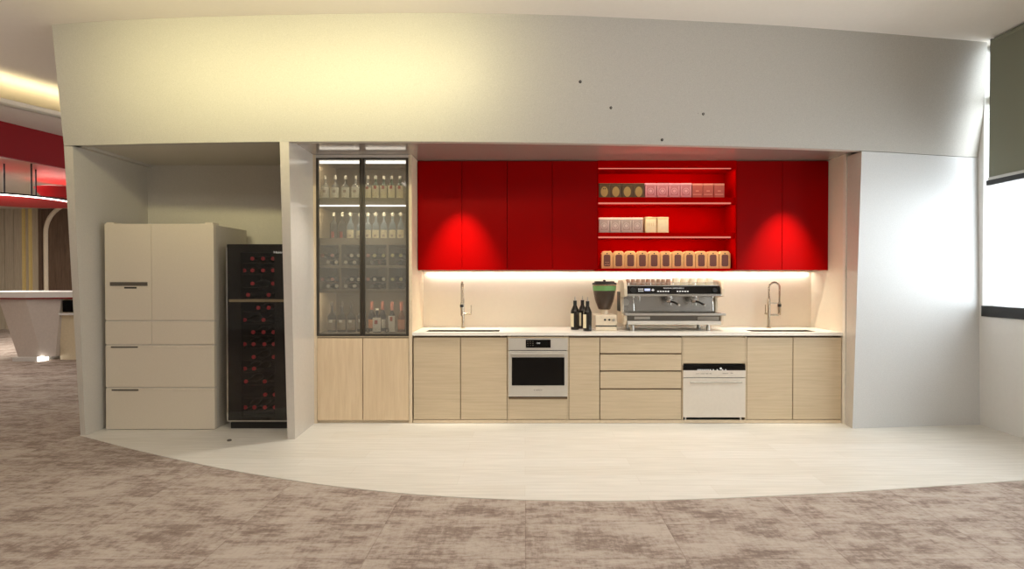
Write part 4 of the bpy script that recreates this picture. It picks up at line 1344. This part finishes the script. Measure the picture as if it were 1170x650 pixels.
mb.build('buttons', M['silverink'], pan)
mb = MB(); c = (ex(746), py_(ez(331.5)) - .004, ez(331.5))
mb.box(c[0] - .014, c[0] + .014, c[1], c[1] + .006, c[2] - .004, c[2] + .004); mb.box(c[0] - .004, c[0] + .004, c[1], c[1] + .006, c[2] - .014, c[2] + .014)
mb.build('navigation_key', M['silverink'], pan)
text('panel_lettering', 'NUOVA SIMONELLI', 0.018, M['silverink'], pan, (ex(769.8), py_(ez(329.4)) - .003, ez(329.4)), width=.20)
# chrome lip below the panel
mb = MB().box(EX0 + .0, EX1 - .0, YE - .022, YE + .03, ez(338.2), ez(335.9)); mb.build('panel_lip', M['chrome'], t, .004)
# cream side shells: rounded head, waist, and foot
def shell(x0, x1, nm):
    pts = [(YE - .02, ez(338.5)), (YE - .025, ez(330)), (YE + .005, ez(322.5)), (YE + .06, ez(320.2)), (YEB - .05, ez(320.5)), (YEB + .01, ez(326)),
           (YEB + .015, ez(350)), (YEB, ez(371.5)), (YE + .02, ez(371.5)), (YE - .01, ez(366)), (YE - .01, ez(360.5)), (YE + .16, ez(358)), (YE + .17, ez(340.5))]
    MB().prism(pts, 'x', x0, x1).build(nm, M['cream'], t, .008)
shell(EX0 - .034, EX0 - .001, 'side_panel'); shell(EX1 + .001, EX1 + .034, 'side_panel')
box('side_inset', M['blackm'], t, EX0 - .040, EX0 - .033, YE + .2, YE + .36, ez(357), ez(334))
# cup rail
mb = MB()
mb.tube([(EX0 + .01, YE + .035, ztop + .02), (EX1 - .01, YE + .035, ztop + .02)], .004, 8)
for k_ in range(5):
    xx = EX0 + .02 + k_ * (EX1 - EX0 - .04) / 4
    mb.cyl((xx, YE + .035, ztop - .006), (xx, YE + .035, ztop + .02), .0035, n=8)
mb.build('cup_rail', M['chrome'], t, smooth=True)
box('cup_tray', M['steel'], t, EX0, EX1, YE + .028, YEB - .01, ztop - .004, ztop)
# drip tray ledge and lower front
mb = MB().box(EX0 - .030, EX1 + .035, YE - .055, YE + .20, zt0, zt1_); mb.build('drip_tray', M['steel'], t, .004)
mb = MB()
for k_ in range(40):
    xx = EX0 + .01 + k_ * (EX1 - EX0 - .02) / 39.0
    mb.box(xx - .004, xx + .004, YE - .04, YE + .18, zt1_, zt1_ + .003)
mb.build('drip_grid', M['handledark'], t)
box('lower_housing', M['handledark'], t, EX0, EX1, YE + .012, YEB - .01, zlow, zt0)
mb = MB().box(EX0 - .0, EX1 + .0, YE - .025, YE + .012, ez(370.8), ez(366.6)); mb.build('front_bar', M['bar'], t, .006)
mb = MB()
box('front_badge', M['steel'], t, ex(725), ex(743), YE + .004, YE + .014, ez(365), ez(361.8), .003)
box('front_plate', M['chrome'], t, ex(797), ex(822), YE + .002, YE + .014, ez(366), ez(361.8), .002)
for px in (723.5, 810.5):
    for yy in (YE + .03, YEB - .06):
        MB().lathe([(0, zct), (.020, zct), (.020, zct + .03), (.016, zlow + .002), (0, zlow + .002)], (Xat(px, YE), yy, 0), 16).build('foot', M['steel'], t, smooth=True)
# groups with portafilters
def group_head(px, nm):
    x = ex(px); y = YE + .09
    zg = ez(338.3)
    gh = MB().lathe([(.036, zg), (.036, zg - .018), (.042, zg - .022), (.042, zg - .045), (0, zg - .045)], (x, y, 0), 22).build('group_head', M['chrome'], t, smooth=True)
    mb = MB().lathe([(0, zg - .072), (.02, zg - .072), (.034, zg - .062), (.036, zg - .046), (0, zg - .046)], (x, y, 0), 22)
    mb.cyl((x - .012, y, zg - .07), (x - .016, y, zg - .094), .006, n=10); mb.cyl((x + .012, y, zg - .07), (x + .016, y, zg - .094), .006, n=10)
    pf = mb.build('portafilter', M['chrome'], t, smooth=True)
    dxh, dyh = .055, -.15
    MB().tube([(x + .01, y - .03, zg - .055), (x + .028, y - .075, zg - .062), (x + dxh, y + dyh, zg - .085)], .0105, 10).build('handle', M['blackm'], pf, smooth=True)
    MB().cyl((x + dxh - .002, y + dyh + .004, zg - .084), (x + dxh + .003, y + dyh - .008, zg - .088), .012, n=12).build('handle_cap', M['chrome'], pf, smooth=True)
group_head(767.5, 0); group_head(796.5, 1)
# steam wands and hot water spout
def wand(px, lean):
    x = ex(px); zg = ez(337.5)
    mb = MB().cyl((x, YE + .05, zg), (x, YE + .05, zg - .03), .014, n=12)
    mb.tube([(x, YE + .05, zg - .02), (x + lean * .3, YE + .03, zg - .06), (x + lean, YE + .02, zg - .155)], .0045, 8)
    mb.build('steam_wand', M['chrome'], t, smooth=True)
wand(724.5, .002); wand(816, -.004)
mb = MB().cyl((ex(732), YE + .06, ez(337.5)), (ex(732), YE + .06, ez(343.5)), .010, n=12); mb.cyl((ex(732), YE + .06, ez(343)), (ex(732), YE + .06, ez(345)), .006, n=12)
mb.build('water_spout', M['chrome'], t, smooth=True)
MB().cyl((ex(719), YE + .17, ez(346)), (ex(719), YE + .205, ez(346)), .034, n=22).build('pressure_gauge', M['steel'], t, smooth=True)

# cups
def cup(label, r, h, m, group, upside=True):
    t = thing('cup', label, 'cup', (0, 0, 0), group)
    if upside:
        prof = [(0, h), (r * .74, h), (r * .78, h - .003), (r * .95, h * .5), (r, 0), (r - .003, 0), (r * .93 - .003, h * .5), (r * .7, h - .006), (0, h - .006)]
    else:
        prof = [(0, 0), (r * .6, 0), (r * .66, .004), (r * .95, h * .5), (r, h), (r - .003, h), (r * .93 - .003, h * .5), (r * .58, .006), (0, .006)]
    MB().lathe(prof, (0, 0, 0), 18).build('bowl', m, t, smooth=True)
    ring = [(-.0 + r * .86 + .014 * math.cos(a) , 0, h * .52 + .016 * math.sin(a)) for a in [-PI * .5 + PI * k_ / 10 for k_ in range(11)]]
    MB().tube(ring, .003, 6).build('handle', m, t, smooth=True)
    return t
YCU = 5.66
A = None
for i in range(9):
    px = 717.5 + i * 5.75
    lab = nth(i, 9, 'brown espresso cup') + ' upside down on the coffee machine'
    loc = (Xat(px, YCU), YCU + .0, ztop)
    if A is None:
        A = cup(lab, .0251, Zat(319.2, YCU) - ztop, M['cup_brown'], 'brown cups on the coffee machine'); A.location = loc; A.rotation_euler = (0, 0, PI / 2)
    else: dup(A, loc, lab)
A = None
for i, px in enumerate([772, 781.6, 791.2, 800.8, 810.4]):
    lab = nth(i, 5, 'white cup') + ' upside down on the coffee machine'
    loc = (Xat(px, YCU), YCU, ztop)
    if A is None:
        A = cup(lab, .0412, Zat(318.0, YCU) - ztop, M['cup_white'], 'white cups on the coffee machine'); A.location = loc; A.rotation_euler = (0, 0, PI / 2 + .5)
    else: dup(A, loc, lab, PI / 2 + .5 * (i % 3))

for o_ in list(COL.objects):
    if o_.parent is None and o_.get('category') in ('bottle', 'tin', 'bag', 'cup', 'bar tool', 'grinder', 'coffee machine', 'faucet'):
        o_.location.z += 0.0014 if o_['category'] == 'cup' else 0.0007

# dots of render grain on the soffit, built as small dark discs
def soffit_pt(px, py):
    best = None
    for k in range(101):
        s_ = k / 100
        z = ZS + (ZC - ZS) * s_
        line = [(a[0] * (1 - s_) + b[0] * s_, a[1] * (1 - s_) + b[1] * s_) for a, b in zip(low, top)]
        for (x, y) in line:
            zc = y * CT - (z - E) * ST
            u = CX + F * x / zc; v = CY - F * (y * ST + (z - E) * CT) / zc
            d_ = (u - px) ** 2 + (v - py) ** 2
            if best is None or d_ < best[0]: best = (d_, x, y, z)
    return best[1:]
names = ['single dark screw cap on the soffit left of the others', 'dark screw cap on the soffit, mid-height above the open shelves', 'left of the close pair of dark screw caps on the soffit',
         'right of the close pair of dark screw caps on the soffit', 'dark screw cap just above the lower edge of the soffit', 'dark screw cap near the top right of the soffit']
for (px, py), nm in zip([(663, 93), (698, 123), (796.5, 129), (803.5, 130), (756.5, 160), (882, 45)], names):
    x, y, z = soffit_pt(px, py)
    o = MB().lathe([(.005, -.004), (.011, -.004), (.012, .006)], (0, 0, 0), 12, 'y').build('screw_cap', M['ink'], None, smooth=True)
    o.location = (Xat(px, y, z), y, z)
    tag(o, nm, 'screw cap', 'screw caps on the soffit')

# ------------------------------------------------------------------ lights
def area(name, loc, rot, sx, sy, power, col=(1, 1, 1), spread=180):
    l = bpy.data.lights.new(name, 'AREA'); l.shape = 'RECTANGLE'; l.size = sx; l.size_y = sy
    l.energy = power; l.color = col; l.spread = math.radians(spread)
    o = bpy.data.objects.new(name, l); COL.objects.link(o); o.location = loc; o.rotation_euler = rot
    return o
def spot(name, loc, target, power, angle, blend, col, r=0.03):
    l = bpy.data.lights.new(name, 'SPOT'); l.energy = power; l.spot_size = math.radians(angle); l.spot_blend = blend; l.color = col; l.shadow_soft_size = r
    o = bpy.data.objects.new(name, l); COL.objects.link(o); o.location = loc
    o.rotation_euler = (Vector(target) - Vector(loc)).to_track_quat('-Z', 'Y').to_euler()
    return o
WARM = (1.0, 0.80, 0.56)
# daylight through the window
area('daylight', (XR + 1.0, 2.2, 2.5), (0, PI / 2, 0), 3.6, 9.0, 400, (0.90, 0.96, 1.0))
# interior fill: unseen lamps added under the ceiling, no fittings built
for i, (x, y) in enumerate(((-3.2, 1.2), (-0.4, 1.2), (2.2, 1.2), (-2.2, -2.2), (1.4, -2.2))):
    area('office_panel', (x, y, ZC - 0.03), (0, 0, 0), 1.2, 0.6, 15, (1.0, 0.94, 0.86))
# added upward lamp that brightens the ceiling, belongs to no fitting
area('office_uplight', (0, 1.6, 2.3), (PI, 0, 0), 5.0, 1.0, 72, (1.0, 0.92, 0.83))
# warm wash on the soffit
wash = area('soffit_wash', (-2.0, 3.2, 3.25), (math.radians(83), 0, 0), 3.3, 0.15, 17, (1.0, 0.90, 0.46), 84)
# under-cabinet strip
area('worktop_strip', ((ux(477) + ux(946)) / 2, YB - .03, UZ0 - .012), (0, 0, 0), 4.05, 0.02, 9.5, (1.0, 0.93, 0.80))
# door scallops
for px in (528, 893.5):
    x = ux(px); spot('downlight', (x, YU - .46, ZN - .01), (x, YU, 1.30), 220, 48, 1.0, (1.0, .86, .66), .02)
# shelf strips in the open red unit
for py in (192.6, 233.2, 272.2):
    area('shelf_strip', ((ox0 + ux(835)) / 2, YU + .022, uz(py - .25)), (math.radians(18), 0, 0), 1.3, 0.012, 3.6, (1.0, .72, .50))
# glass cabinet strips
for z, p in ((ZT1 - .035, 2.2), (sh1[0] - .004, 2.0), (sh4[0] - .004, 2.2)):
    area('cabinet_strip', ((TX0 + TX1) / 2, YC + .06, z), (math.radians(12), 0, 0), .82, .012, p, (1.0, .88, .66))
# bar downlights onto the floor
for x in (-1.5, 0.3, 1.9):
    spot('floor_downlight', (x, 5.1, ZN - .01), (x, 4.7, 0), 85, 100, .9, (1.0, .94, .82), .05)
# reception
area('reception_uplight', (-6.5, 3.2, 2.4), (PI, 0, 0), 2.0, 2.0, 42, (1.0, .92, .80))  # unseen lamp added to brighten the ceiling at the left
area('desk_lamp_glow', (-8.4, 8.6, 1.9), (PI, 0, 0), .6, .6, 16, (1.0, .9, .8))  # added fill lighting the pendant's underside, no lamp stands on the desk
area('reception_panel', (-10.5, 10.5, 3.29), (0, 0, 0), 3, 3, 260, (1.0, .92, .82))  # added fill lamp for the far wall, not a real ceiling panel
area('reception_panel', (-7.4, 6.8, 2.7), (0, 0, 0), 1.0, 2.0, 20, (1.0, .92, .82))  # second added fill lamp, hung free behind the fascia

wd = bpy.data.worlds.new('sky'); sc.world = wd; wd.use_nodes = True
wd.node_tree.nodes['Background'].inputs['Color'].default_value = (0.93, 0.97, 1.0, 1)
wd.node_tree.nodes['Background'].inputs['Strength'].default_value = 2.0

# ------------------------------------------------------------------ camera
cam = bpy.data.cameras.new('camera'); co = bpy.data.objects.new('camera', cam); COL.objects.link(co)
cam.sensor_width = 36.0; cam.lens = F / 1170 * 36.0
cam.shift_x = -(CX - 585.0) / 1170
cam.clip_start = .05; cam.clip_end = 100
co.location = (0, 0, E)
co.rotation_euler = (PI / 2 - TH, 0, 0)
sc.camera = co
sc.view_settings.view_transform = 'Standard'
sc.view_settings.look = 'None'
sc.view_settings.exposure = 0.0
cy = sc.cycles
cy.use_denoising = True
cy.max_bounces = 10; cy.diffuse_bounces = 5; cy.glossy_bounces = 5; cy.transparent_max_bounces = 24
cy.sample_clamp_indirect = 4.0
